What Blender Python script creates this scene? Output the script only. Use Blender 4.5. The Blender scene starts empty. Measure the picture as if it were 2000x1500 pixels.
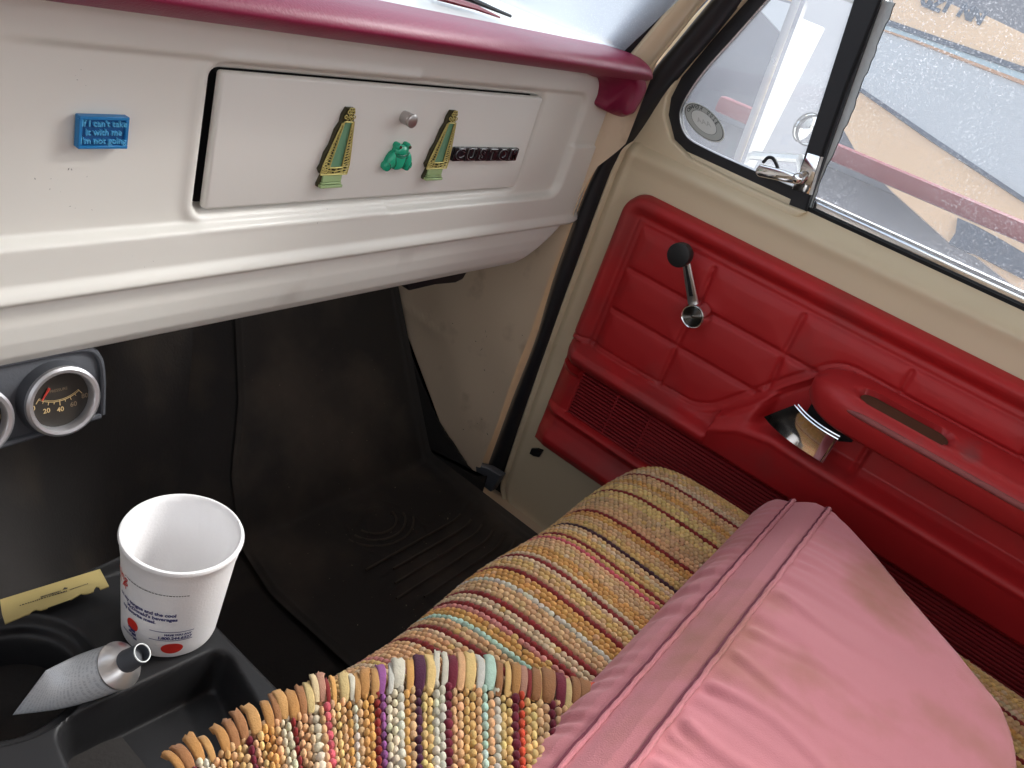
import bpy, bmesh, math, random
import numpy as np
from mathutils import Vector, Matrix, noise
R = math.radians
rnd = random.Random(7)
nr = np.random.RandomState(5)
S = bpy.context.scene
COL = S.collection

# ------------------------------------------------------------------ camera
F = 1580.0                      # focal length in photo pixels (2000 x 1500)
AX = np.array([1160, -469, 1580.]); AX /= np.linalg.norm(AX)
AY = np.array([-2950, -1970, 1580.]); AY -= AX * (AX @ AY); AY /= np.linalg.norm(AY)
AZ = np.cross(AX, AY); AZ = -AZ if AZ[1] > 0 else AZ
EYE = np.array([0, 0, 1.47])
cam = bpy.data.objects.new('camera', bpy.data.cameras.new('camera'))
COL.objects.link(cam)
cam.data.sensor_width = 36; cam.data.lens = 36 * F / 2000
cam.data.clip_start = .02; cam.data.clip_end = 400
rt = Vector((AX[0], AY[0], AZ[0])); up = -Vector((AX[1], AY[1], AZ[1])); bk = -Vector((AX[2], AY[2], AZ[2]))
m = Matrix((rt, up, bk)).transposed().to_4x4(); m.translation = Vector(EYE)
cam.matrix_world = m
S.camera = cam

# ------------------------------------------------------------------ sky, sun, exposure
SUN_EL, SUN_AZ = 42, 113         # azimuth clockwise from +Y: high beyond the passenger window
w = bpy.data.worlds.new('World'); S.world = w; w.use_nodes = True
nt = w.node_tree; nt.nodes.clear()
sk = nt.nodes.new('ShaderNodeTexSky'); sk.sky_type = 'NISHITA'; sk.sun_disc = False
sk.sun_elevation = R(SUN_EL); sk.sun_rotation = R(SUN_AZ)
sk.air_density = 1.0; sk.dust_density = 4.0; sk.ozone_density = .6
hs = nt.nodes.new('ShaderNodeHueSaturation'); hs.inputs['Saturation'].default_value = .22      # veiled, nearly white sky
bg = nt.nodes.new('ShaderNodeBackground'); bg.inputs[1].default_value = .15
wo = nt.nodes.new('ShaderNodeOutputWorld')
nt.links.new(sk.outputs[0], hs.inputs['Color']); nt.links.new(hs.outputs[0], bg.inputs[0]); nt.links.new(bg.outputs[0], wo.inputs[0])
sl = bpy.data.lights.new('sun', 'SUN'); sl.energy = 1.5; sl.angle = R(16); sl.color = (1, .965, .92)
so = bpy.data.objects.new('sun', sl); COL.objects.link(so)
sd = Vector((math.sin(R(SUN_AZ)) * math.cos(R(SUN_EL)), math.cos(R(SUN_AZ)) * math.cos(R(SUN_EL)), math.sin(R(SUN_EL))))
so.rotation_euler = sd.to_track_quat('Z', 'Y').to_euler(); so.location = (8, 6, 12)
S.view_settings.view_transform = 'Standard'; S.view_settings.look = 'None'
S.view_settings.exposure = 1.78; S.view_settings.gamma = 1
S.cycles.max_bounces = 10; S.cycles.diffuse_bounces = 5; S.cycles.transparent_max_bounces = 16

# ------------------------------------------------------------------ helpers: rays onto real planes
def ray(px, py):
    v = np.array([px - 1000, py - 750, F]); return np.array([v @ AX, v @ AY, v @ AZ])
def onX(p, x): r = ray(*p); return EYE + r * (x / r[0])
def onY(p, y): r = ray(*p); return EYE + r * (y / r[1])
def onZ(p, z): r = ray(*p); return EYE + r * ((z - EYE[2]) / r[2])
def sst(a, b, x):
    t = np.clip((x - a) / (b - a), 0, 1); return t * t * (3 - 2 * t)
def segdist(P, line):
    """distance of points P (n,2) to a polyline (m,2)"""
    d = np.full(len(P), 1e9); L = np.asarray(line, float)
    for a, b in zip(L[:-1], L[1:]):
        ab = b - a; t = np.clip(((P - a) @ ab) / max(ab @ ab, 1e-12), 0, 1)
        d = np.minimum(d, np.linalg.norm(P - a - t[:, None] * ab, axis=1))
    return d
def rrect(U, V, u0, u1, v0, v1, r):
    """signed distance to a rounded rectangle, negative inside"""
    cu, cv = (u0 + u1) / 2, (v0 + v1) / 2
    qx = np.abs(U - cu) - (u1 - u0) / 2 + r; qy = np.abs(V - cv) - (v1 - v0) / 2 + r
    return np.hypot(np.maximum(qx, 0), np.maximum(qy, 0)) + np.minimum(np.maximum(qx, qy), 0) - r
def blur(A, n):
    k = np.exp(-np.linspace(-2, 2, 2 * n + 1) ** 2); k /= k.sum()
    for ax in (0, 1):
        B = np.pad(A, [(n, n) if i == ax else (0, 0) for i in (0, 1)], mode='edge'); C = np.zeros_like(A)
        for i, q in enumerate(k): C += q * np.take(B, range(i, i + A.shape[ax]), axis=ax)
        A = C
    return A
def crom(pts, n):
    """smooth curve through points"""
    P = np.asarray(pts, float); P = np.vstack([2 * P[0] - P[1], P, 2 * P[-1] - P[-2]]); out = []
    for i in range(1, len(P) - 2):
        for t in np.linspace(0, 1, n, endpoint=False):
            a, b, c, d = P[i - 1:i + 3]
            out.append(.5 * (2 * b + (c - a) * t + (2 * a - 5 * b + 4 * c - d) * t * t + (3 * b - a - 3 * c + d) * t ** 3))
    out.append(P[-2]); return np.array(out)

# ------------------------------------------------------------------ helpers: objects
ORG = {}
def tag(o, label=None, cat=None, group=None, kind=None):
    if label: o['label'] = label
    if cat: o['category'] = cat
    if group: o['group'] = group
    if kind: o['kind'] = kind
    return o
def thing(name, label, cat, loc, group=None):
    o = bpy.data.objects.new(name, None); COL.objects.link(o); o.location = loc; o.empty_display_size = .05
    ORG[o.name] = np.array(loc, float); return tag(o, label, cat, group)
def link(name, me, parent, base):
    o = bpy.data.objects.new(name, me); COL.objects.link(o)
    if parent is None: o.location = base
    else: o.parent = parent
    ORG[o.name] = np.array(base, float); return o
def mk(name, V, Fc, mat, parent=None, smooth=True, base=None, ang=40):
    V = np.asarray(V, float)
    if parent is not None: base = ORG[parent.name]
    elif base is None: base = np.array([V[:, 0].mean(), V[:, 1].mean(), V[:, 2].min()])
    me = bpy.data.meshes.new(name)
    me.from_pydata((V - base).tolist(), [], [tuple(int(i) for i in f) for f in Fc])
    if mat: me.materials.append(mat)
    me.validate(); me.update()
    if smooth:
        me.shade_smooth()
        if ang: me.set_sharp_from_angle(angle=R(ang))
    return link(name, me, parent, base)
def mkbm(name, bm, mat, parent=None, smooth=True, base=None, ang=40):
    bmesh.ops.recalc_face_normals(bm, faces=bm.faces)
    V = [tuple(v.co) for v in bm.verts]; bm.verts.index_update()
    Fc = [[v.index for v in f.verts] for f in bm.faces]; bm.free()
    return mk(name, V, Fc, mat, parent, smooth, base, ang)
def gridf(n, m, wrap=False, flip=False):
    f = []
    for i in range(n - 1):
        for j in range(m - (0 if wrap else 1)):
            k = (j + 1) % m
            q = (i * m + j, i * m + k, (i + 1) * m + k, (i + 1) * m + j)
            f.append(q[::-1] if flip else q)
    return f
def grid(name, P, mat, parent=None, wrap=False, flip=False, **kw):
    n, m_ = P.shape[:2]
    return mk(name, P.reshape(-1, 3), gridf(n, m_, wrap, flip), mat, parent, **kw)
def bbox(bm, c, s, bev=0, seg=2, rot=None):
    M = Matrix.Translation(c) @ (rot.to_4x4() if rot else Matrix()) @ Matrix.Diagonal((*s, 1))
    r = bmesh.ops.create_cube(bm, size=1, matrix=M)
    if bev:
        es = {e for v in r['verts'] for e in v.link_edges}
        bmesh.ops.bevel(bm, geom=list(es), offset=bev, segments=seg, affect='EDGES', profile=.5)
def box(name, c, s, mat, parent=None, bev=0, seg=2, rot=None, **kw):
    bm = bmesh.new(); bbox(bm, c, s, bev, seg, rot); return mkbm(name, bm, mat, parent, **kw)
def lathe_v(prof, o, ax, n=48):
    """prof: (radius, height along ax) list"""
    ax = Vector(ax).normalized(); a = ax.orthogonal().normalized(); b = ax.cross(a); V = []
    for r, h in prof:
        for k in range(n):
            t = 2 * math.pi * k / n
            V.append(Vector(o) + ax * h + a * (r * math.cos(t)) + b * (r * math.sin(t)))
    return np.array([tuple(v) for v in V]), gridf(len(prof), n, True)
def lathe(name, prof, o, ax, mat, parent=None, n=48, cap=(True, True), **kw):
    V, Fc = lathe_v(prof, o, ax, n)
    if cap[0]: Fc.append(tuple(range(n))[::-1])
    if cap[1]: Fc.append(tuple(range(len(V) - n, len(V))))
    bm = bmesh.new(); vs = [bm.verts.new(v) for v in V]
    for f in Fc: bm.faces.new([vs[i] for i in f])
    return mkbm(name, bm, mat, parent, **kw)
def tube_v(path, r, n=8, flat=None, nrm=None):
    """swept circle (or ellipse) along path; r scalar or list"""
    P = [Vector(p) for p in path]; V = []
    rr = r if hasattr(r, '__len__') else [r] * len(P)
    prev = Vector(nrm) if nrm is not None else None
    for i, p in enumerate(P):
        t = (P[min(i + 1, len(P) - 1)] - P[max(i - 1, 0)]).normalized()
        if prev is None: prev = t.orthogonal()
        a = (prev - t * prev.dot(t)).normalized(); prev = a; b = t.cross(a)
        for k in range(n):
            q = 2 * math.pi * k / n
            V.append(p + a * (rr[i] * (flat or 1) * math.cos(q)) + b * (rr[i] * math.sin(q)))
    Fc = gridf(len(P), n, True) + [tuple(range(n))[::-1], tuple(range(len(V) - n, len(V)))]
    return np.array([tuple(v) for v in V]), Fc
def tube(name, path, r, mat, parent=None, n=8, flat=None, nrm=None, **kw):
    V, Fc = tube_v(path, r, n, flat, nrm); bm = bmesh.new(); vs = [bm.verts.new(v) for v in V]
    for f in Fc: bm.faces.new([vs[i] for i in f])
    return mkbm(name, bm, mat, parent, **kw)
def prism(name, poly, d, mat, parent=None, bev=0, seg=2, **kw):
    """3-D polygon (n,3) thickened by vector d"""
    bm = bmesh.new(); d = Vector(d); a = [bm.verts.new(p) for p in poly]
    b = [bm.verts.new(Vector(p) + d) for p in poly]; n = len(a)
    bm.faces.new(a); bm.faces.new(b[::-1])
    for i in range(n): bm.faces.new((a[i], b[i], b[(i + 1) % n], a[(i + 1) % n]))
    if bev:
        bmesh.ops.recalc_face_normals(bm, faces=bm.faces)
        es = [e for e in bm.edges if e.calc_face_angle(0) > .6]
        bmesh.ops.bevel(bm, geom=es, offset=bev, segments=seg, affect='EDGES', profile=.5)
    bmesh.ops.triangulate(bm, faces=[f for f in bm.faces if len(f.verts) > 4])
    return mkbm(name, bm, mat, parent, **kw)
def joinvf(parts):
    V, Fc, k = [], [], 0
    for v, f in parts:
        V.append(np.asarray(v)); Fc += [tuple(i + k for i in q) for q in f]; k += len(v)
    return np.vstack(V), Fc
def strip(name, A, B, d, mat, parent=None, **kw):
    """solid band between polylines A and B (3-D, same count), thickened by d"""
    A, B = np.asarray(A), np.asarray(B); d = np.asarray(d)
    sec = np.stack([A, B, B + d, A + d], axis=1); n = len(A)
    V = sec.reshape(-1, 3); Fc = gridf(n, 4, True) + [(3, 2, 1, 0), tuple(range(4 * n - 4, 4 * n))]
    bm = bmesh.new(); vs = [bm.verts.new(v) for v in V]
    for f in Fc: bm.faces.new([vs[i] for i in f])
    return mkbm(name, bm, mat, parent, **kw)
_tc = {}
def text_vf(s, size, ext=0, bev=0, off=0, align='CENTER'):
    key = (s, size, ext, bev, off, align)
    if key not in _tc:
        c = bpy.data.curves.new('t', 'FONT'); c.body = s; c.size = size; c.extrude = ext
        c.bevel_depth = bev; c.bevel_resolution = 1; c.offset = off; c.align_x = align; c.align_y = 'CENTER'; c.resolution_u = 3
        o = bpy.data.objects.new('t', c); COL.objects.link(o)
        dg = bpy.context.evaluated_depsgraph_get(); me = bpy.data.meshes.new_from_object(o.evaluated_get(dg))
        V = np.array([tuple(v.co) for v in me.vertices]); Fc = [tuple(p.vertices) for p in me.polygons]
        bpy.data.objects.remove(o); bpy.data.curves.remove(c); bpy.data.meshes.remove(me)
        _tc[key] = (V, Fc)
    return _tc[key]
def text(name, s, size, o, u, v, mat, parent=None, ext=0, bev=0, off=0, align='CENTER', **kw):
    V, Fc = text_vf(s, size, ext, bev, off, align); u, v = np.array(u, float), np.array(v, float)
    u /= np.linalg.norm(u); v /= np.linalg.norm(v); n = np.cross(u, v)
    return mk(name, np.array(o) + V[:, :1] * u + V[:, 1:2] * v + V[:, 2:3] * n, Fc, mat, parent, smooth=False, **kw)

# ------------------------------------------------------------------ materials
def mat(name, col, rough=.5, metal=0, spec=.5, var=0, vscale=8, bump=0, bscale=200, coat=0, sub=0, alt=None, altscale=6, altfac=(.55, .7), trans=0, ior=1.45, sheen=0):
    m_ = bpy.data.materials.new(name); m_.use_nodes = True; n = m_.node_tree.nodes; l = m_.node_tree.links
    p = n['Principled BSDF']; p.inputs['Base Color'].default_value = (*col, 1)
    p.inputs['Roughness'].default_value = rough; p.inputs['Metallic'].default_value = metal
    p.inputs['Specular IOR Level'].default_value = spec; p.inputs['Coat Weight'].default_value = coat
    p.inputs['Coat Roughness'].default_value = .15; p.inputs['IOR'].default_value = ior
    p.inputs['Transmission Weight'].default_value = trans
    if sheen: p.inputs['Sheen Weight'].default_value = sheen; p.inputs['Sheen Roughness'].default_value = .5
    if sub: p.inputs['Subsurface Weight'].default_value = sub; p.inputs['Subsurface Radius'].default_value = (.01, .01, .01)
    tc = n.new('ShaderNodeTexCoord')
    src = None
    if var or alt:
        nz = n.new('ShaderNodeTexNoise'); nz.inputs['Scale'].default_value = vscale; nz.inputs['Detail'].default_value = 6
        l.new(tc.outputs['Object'], nz.inputs['Vector'])
        mx = n.new('ShaderNodeMix'); mx.data_type = 'RGBA'; mx.inputs[6].default_value = (*[c * (1 - var) for c in col], 1)
        mx.inputs[7].default_value = (*[min(1, c * (1 + var)) for c in col], 1); l.new(nz.outputs[0], mx.inputs[0]); src = mx.outputs[2]
        rm = n.new('ShaderNodeMapRange'); rm.inputs[3].default_value = rough * .85; rm.inputs[4].default_value = min(1, rough * 1.2)
        l.new(nz.outputs[0], rm.inputs[0]); l.new(rm.outputs[0], p.inputs['Roughness'])
    if alt:
        n2 = n.new('ShaderNodeTexNoise'); n2.inputs['Scale'].default_value = altscale; n2.inputs['Detail'].default_value = 8
        l.new(tc.outputs['Object'], n2.inputs['Vector'])
        mr = n.new('ShaderNodeMapRange'); mr.inputs[1].default_value = altfac[0]; mr.inputs[2].default_value = altfac[1]; l.new(n2.outputs[0], mr.inputs[0])
        m2 = n.new('ShaderNodeMix'); m2.data_type = 'RGBA'; l.new(mr.outputs[0], m2.inputs[0]); l.new(src, m2.inputs[6]); m2.inputs[7].default_value = (*alt, 1); src = m2.outputs[2]
    if src: l.new(src, p.inputs['Base Color'])
    if bump:
        nb = n.new('ShaderNodeTexNoise'); nb.inputs['Scale'].default_value = bscale; nb.inputs['Detail'].default_value = 4
        l.new(tc.outputs['Object'], nb.inputs['Vector'])
        b = n.new('ShaderNodeBump'); b.inputs['Strength'].default_value = bump; b.inputs['Distance'].default_value = .001
        l.new(nb.outputs[0], b.inputs['Height']); l.new(b.outputs[0], p.inputs['Normal'])
    return m_
def glass_mat(name, dirt=.25, tint=(.93, .96, .98), speck=260, amount=.5, film=(.82, .84, .9)):
    """window glass: clear, with a film of dust and dried specks"""
    m_ = bpy.data.materials.new(name); m_.use_nodes = True; n = m_.node_tree.nodes; l = m_.node_tree.links; n.clear()
    out = n.new('ShaderNodeOutputMaterial'); tr = n.new('ShaderNodeBsdfTransparent'); tr.inputs[0].default_value = (*tint, 1)
    gl = n.new('ShaderNodeBsdfGlossy'); gl.inputs['Roughness'].default_value = .02
    fr = n.new('ShaderNodeFresnel'); fr.inputs[0].default_value = 1.45
    m1 = n.new('ShaderNodeMixShader'); l.new(fr.outputs[0], m1.inputs[0]); l.new(tr.outputs[0], m1.inputs[1]); l.new(gl.outputs[0], m1.inputs[2])
    df = n.new('ShaderNodeBsdfDiffuse'); df.inputs[0].default_value = (.7, .72, .76, 1)
    tl = n.new('ShaderNodeBsdfTranslucent'); tl.inputs[0].default_value = (*film, 1)
    m2 = n.new('ShaderNodeMixShader'); m2.inputs[0].default_value = .6; l.new(df.outputs[0], m2.inputs[1]); l.new(tl.outputs[0], m2.inputs[2])
    tc = n.new('ShaderNodeTexCoord')
    a = n.new('ShaderNodeTexNoise'); a.inputs['Scale'].default_value = speck; a.inputs['Detail'].default_value = 3
    b = n.new('ShaderNodeTexNoise'); b.inputs['Scale'].default_value = 5; b.inputs['Detail'].default_value = 5
    v = n.new('ShaderNodeTexVoronoi'); v.inputs['Scale'].default_value = speck * .55
    for q in (a, b, v): l.new(tc.outputs['Object'], q.inputs['Vector'])
    r1 = n.new('ShaderNodeMapRange'); r1.inputs[1].default_value = .58; r1.inputs[2].default_value = .7; l.new(a.outputs[0], r1.inputs[0])
    r2 = n.new('ShaderNodeMapRange'); r2.inputs[1].default_value = .38; r2.inputs[2].default_value = .68; l.new(b.outputs[0], r2.inputs[0])
    r3 = n.new('ShaderNodeMapRange'); r3.inputs[1].default_value = .22; r3.inputs[2].default_value = .1; l.new(v.outputs['Distance'], r3.inputs[0])
    mx = n.new('ShaderNodeMath'); mx.operation = 'MAXIMUM'; l.new(r1.outputs[0], mx.inputs[0]); l.new(r3.outputs[0], mx.inputs[1])
    mu = n.new('ShaderNodeMath'); mu.operation = 'MULTIPLY'; l.new(mx.outputs[0], mu.inputs[0]); l.new(r2.outputs[0], mu.inputs[1])
    ma = n.new('ShaderNodeMath'); ma.operation = 'MULTIPLY_ADD'; l.new(mu.outputs[0], ma.inputs[0]); ma.inputs[1].default_value = amount; ma.inputs[2].default_value = dirt
    m3 = n.new('ShaderNodeMixShader'); l.new(ma.outputs[0], m3.inputs[0]); l.new(m1.outputs[0], m3.inputs[1]); l.new(m2.outputs[0], m3.inputs[2])
    l.new(m3.outputs[0], out.inputs[0]); return m_
def attr_mat(name, rough=.85, bump=.3, gain=1):
    """cloth whose dye colour is stored per knot"""
    m_ = mat(name, (.5, .5, .5), rough, bump=bump, bscale=900, spec=.2, sheen=.15); n = m_.node_tree.nodes; l = m_.node_tree.links
    a = n.new('ShaderNodeAttribute'); a.attribute_name = 'dye'; l.new(a.outputs[0], n['Principled BSDF'].inputs['Base Color']); return m_

M = dict(
    white=mat('white_enamel', (.73, .715, .665), .42, var=.03, vscale=5, bump=.06, bscale=60, coat=.06, alt=(.55, .52, .47), altscale=9, altfac=(.66, .85)),
    lid=mat('lid_enamel', (.735, .72, .68), .42, var=.02, vscale=4, bump=.05, bscale=80, coat=.05),
    cream=mat('cream_paint', (.68, .57, .395), .38, var=.05, vscale=4, bump=.05, bscale=50, coat=.2, alt=(.55, .43, .28), altscale=7, altfac=(.62, .85)),
    kick=mat('old_cream_paint', (.66, .52, .375), .5, var=.08, vscale=6, bump=.15, bscale=40, alt=(.36, .25, .17), altscale=14, altfac=(.58, .8)),
    red=mat('red_vinyl', (.45, .0165, .019), .5, var=.12, vscale=7, bump=.12, bscale=700, alt=(.32, .030, .030), altscale=8, altfac=(.52, .72)),
    redworn=mat('worn_red_vinyl', (.44, .022, .024), .45, var=.12, vscale=9, bump=.12, bscale=700, alt=(.22, .08, .08), altscale=14, altfac=(.58, .8)),
    grille=mat('red_plastic', (.29, .014, .019), .5, var=.1, bump=.1, bscale=300),
    maroon=mat('burgundy_padding', (.23, .014, .055), .42, var=.1, vscale=10, bump=.35, bscale=420, spec=.5),
    rubber=mat('black_rubber', (.012, .012, .015), .5, var=.2, bump=.1, bscale=150),
    blackplastic=mat('black_plastic', (.014, .0138, .015), .46, var=.2, vscale=12, bump=.1, bscale=300),
    greyplastic=mat('charcoal_plastic', (.075, .08, .092), .5, var=.15, vscale=14, bump=.25, bscale=350),
    mat=mat('rubber_mat', (.030, .0255, .022), .75, var=.35, vscale=9, bump=.4, bscale=160, alt=(.085, .066, .050), altscale=6, altfac=(.48, .78)),
    carpet=mat('dark_carpet', (.023, .020, .0185), .9, var=.35, vscale=10, bump=.6, bscale=240, alt=(.060, .046, .034), altscale=7, altfac=(.5, .78)),
    chrome=mat('chrome', (.82, .82, .83), .07, 1), satin=mat('satin_metal', (.62, .62, .63), .28, 1, var=.05, bump=.1, bscale=200),
    silver=mat('silver_ring', (.6, .6, .62), .35, .8, var=.05), steel=mat('worn_steel', (.5, .48, .45), .25, 1, var=.1),
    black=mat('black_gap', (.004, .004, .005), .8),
    blue=mat('blue_plastic', (.015, .19, .46), .4, var=.05, bump=.1, bscale=300), bluelit=mat('blue_plastic_lit', (.10, .42, .70), .4), blueshade=mat('blue_recess_shade', (.008, .09, .26), .5),  # paler letters, darker recess: highlight and shadow put into the blue
    frog=mat('green_resin', (.015, .40, .235), .22, sub=.15, var=.1, vscale=60, coat=.3),
    sage=mat('sage_green', (.13, .28, .17), .45, var=.1, vscale=40), sagelight=mat('pale_sage', (.33, .45, .22), .45),
    gold=mat('old_gold', (.50, .42, .14), .38, .35, var=.15, vscale=60), olive=mat('dark_olive', (.045, .04, .015), .5),
    badge=mat('badge_black', (.012, .012, .016), .14, spec=.6), foam=mat('foam', (.86, .85, .85), .6, bump=.25, bscale=420, sub=.2),
    worn=mat('worn_ridge', (.29, .075, .072), .5, var=.25, vscale=30, bump=.2, bscale=400), inkred=mat('red_ink', (.62, .03, .02), .55), inkblue=mat('blue_ink', (.05, .05, .18), .6), inkdark=mat('dark_ink', (.04, .035, .03), .6),
    alu=mat('tube_metal', (.72, .70, .68), .3, .9, var=.05, bump=.1, bscale=90),
    brass=mat('yellow_card', (.42, .33, .13), .45, var=.06, vscale=20),
    pink=mat('pink_cloth', (.56, .20, .222), .75, var=.07, vscale=9, bump=.35, bscale=800, sheen=.2, spec=.2, alt=(.38, .15, .11), altscale=9, altfac=(.5, .72)),
    pinkdark=mat('rose_piping', (.44, .10, .15), .75, bump=.4, bscale=700), pinkthread=mat('rose_seam', (.16, .03, .05), .8),
    orange=mat('needle_red', (.6, .05, .03), .5), dial=mat('dial_face', (.03, .025, .02), .5), dialprint=mat('dial_print', (.62, .45, .22), .5), dialprint2=mat('dial_print_faded', (.22, .16, .10), .5),
    cloth=attr_mat('woven_rag'), weft=mat('weave_ground', (.20, .11, .05), .9, var=.3, vscale=60),
    asphalt=mat('asphalt', (.11, .11, .125), .85, var=.25, vscale=2, bump=.8, bscale=60), wall=mat('grey_wall', (.19, .195, .23), .8, var=.15, vscale=1.5),
    concrete=mat('concrete', (.45, .44, .42), .8, var=.1, vscale=1.5),
    hulltan=mat('tan_gelcoat', (.76, .52, .33), .35, var=.04, vscale=1.5), hullgrey=mat('grey_gelcoat', (.50, .53, .57), .35, var=.04, vscale=2),
    hullline=mat('navy_stripe', (.05, .075, .12), .4, var=.3, vscale=30), hullsky=mat('pale_blue_stripe', (.42, .55, .62), .4), hullorange=mat('orange_stripe', (.50, .27, .15), .5),
    redpaint=mat('red_steel_paint', (.17, .010, .022), .4, var=.2, vscale=8, bump=.2, bscale=40), hood=mat('body_white', (.60, .59, .55), .3, coat=.3),
    mirror=mat('mirror_glass', (.9, .92, .92), .01, 1), stickw=mat('sticker_white', (.75, .78, .76), .6), stickg=mat('sticker_grey', (.50, .53, .51), .6), stickd=mat('sticker_print', (.07, .08, .08), .6),
    glass=glass_mat('side_glass', .06, amount=.34, speck=330), vglass=glass_mat('vent_glass', .10, speck=520, amount=.3), wglass=glass_mat('windshield_glass', .46, speck=700, amount=.16, tint=(.84, .92, .99), film=(.72, .84, .97)),
    edge=mat('glass_edge_film', (.62, .68, .70), .5, var=.15, vscale=60, bump=.3, bscale=200),
    button=mat('button_metal', (.50, .48, .47), .3, .85), rib=mat('dusty_rubber', (.075, .06, .048), .8, var=.4, vscale=40),
    head=mat('headliner', (.55, .52, .47), .9),
)
#PART2
# ------------------------------------------------------------------ the place outside
def struct(o): o['kind'] = 'structure'; return o
def plane(name, x0, x1, y0, y1, z, mt, n=2):
    xs, ys = np.linspace(x0, x1, n), np.linspace(y0, y1, n)
    A, B = np.meshgrid(xs, ys, indexing='ij'); return grid(name, np.stack([A, B, np.full_like(A, z)], -1), mt)
struct(plane('ground', -150, 150, -150, 150, 0, M['asphalt']))
box('shed_wall', (12.5, 3, 1.9), (.3, 34, 3.8), M['wall'], bev=.02)
tag(bpy.data.objects['shed_wall'], 'long plain grey wall far beyond the passenger window', 'wall')
box('yard_wall', (2, 19, 1.6), (20, .3, 3.2), M['wall'], bev=.02)
tag(bpy.data.objects['yard_wall'], 'pale grey wall far ahead, blurred through the dusty windshield', 'wall')

# upturned boat on a red steel rail, seen through the door glass
HX = 3.35
def hull_pt(p, off=0.0):
    """hull side leans away from the truck towards its top"""
    n = np.array([-1, 0, .28]); n /= np.linalg.norm(n); c = np.array([HX, 0, 1.2]) + n * off
    r = ray(*p); return EYE + r * (((c - EYE) @ n) / (r @ n))
boat = thing('boat', 'tan and grey boat hull with dark stripes and upside-down letters, outside the door glass', 'boat', hull_pt((1830, 230)) * [1, 1, 0])
def panel(name, px, mt, off, th=.03):
    n = np.array([-1, 0, .28]); n /= np.linalg.norm(n)
    return prism(name, [hull_pt(p, off) for p in px], -n * th, M[mt], boat, smooth=False)
panel('gunwale_panel', [(1560, -260), (1838, -1), (1874, 15), (1910, 23), (1946, 40), (2000, 66), (2300, 210), (2300, 330), (2000, 131), (1735, 41), (1500, -30)], 'hulltan', 0)
panel('stripe', [(1480, -50), (1735, 38), (2000, 130), (2300, 245), (2300, 262), (2000, 142), (1735, 49), (1480, -36)], 'hullline', .012)
panel('band', [(1480, -36), (1735, 49), (2000, 142), (2300, 262), (2300, 282), (2000, 158), (1732, 60), (1480, -28)], 'hullsky', .004)
panel('thin_stripe', [(1480, -28), (1732, 59), (1800, 82), (2000, 158), (2300, 282), (2300, 290), (2000, 166), (1800, 87), (1731, 62), (1480, -25)], 'hullorange', .008)
panel('side_panel', [(1450, -20), (1731, 62), (2000, 166), (2300, 290), (2300, 580), (2000, 388), (1820, 268), (1683, 175), (1540, 80)], 'hullgrey', 0)
panel('lower_stripe', [(1520, 66), (1683, 172), (1820, 265), (2000, 385), (2300, 585), (2300, 600), (2000, 395), (1815, 273), (1681, 179), (1520, 72)], 'hullline', .012)
panel('bottom_panel', [(1681, 178), (1815, 272), (2000, 394), (2300, 600), (2300, 760), (2060, 620), (1905, 500), (1855, 474), (1742, 373), (1672, 296), (1647, 252)], 'hulltan', 0)
panel('bottom_patch', [(1870, 425), (1905, 440), (1960, 470), (2010, 500), (2000, 545), (1905, 497), (1885, 490), (1853, 474), (1866, 455)], 'hullline', .02)
ls = .052
for k, (ch, p) in enumerate([("G", (1811, 2)), ("Z", (1829, 9)), ("1", (1850, 12)), ("N", (1886, 24)), ("N", (1909, 33))]):
    o_ = hull_pt(p, .006); u = hull_pt((p[0] + 20, p[1] + 8), .006) - o_
    v_ = np.array([.28, 0, 1.]); text('letter', ch, .060, o_, u, v_, M['hullline'], boat, ext=.002, off=.004)

rail = thing('steel_rail', 'red painted steel rail running below the boat hull outside', 'rail', (2.6, .3, 0))
RX = 2.6
ry0, ry1 = onX((1393, 205), RX)[1], -2.2
rz = onX((1700, 330), RX)[2]
box('beam', (RX + .04, (ry0 + ry1) / 2, rz), (.05, ry0 - ry1, .052), M['redpaint'], rail, bev=.012)
for yy in (-1.2, -2.1): box('post', (RX + .05, yy, rz / 2 - .03), (.06, .06, rz - .06), M['redpaint'], rail, bev=.006)

# truck side and mirror
bed = thing('truck_bed', 'white truck bed side, seen in the door mirror', 'truck bed', (1.1, -2.2, 0))
bm = bmesh.new(); bbox(bm, (1.17, -2.05, .88), (.16, 2.4, .92), .012, 2); bbox(bm, (1.19, -.79, 1.0), (.14, .10, .95), .012, 2); mkbm('side_panel', bm, M['hood'], bed)
lathe('fuel_cap', [(.07, 0), (.07, .012), (.06, .018), (.02, .02)], (1.24, -1.3, 1.03), (1, 0, 0), M['silver'], bed, n=32)
hood = thing('truck_hood', 'white front bodywork beyond the windshield', 'hood', (0, 1.9, .6))
bm = bmesh.new(); bbox(bm, (.0, 1.72, .98), (2.0, 1.5, .36), .08, 4); mkbm('hood_panel', bm, M['hood'], hood)

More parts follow.
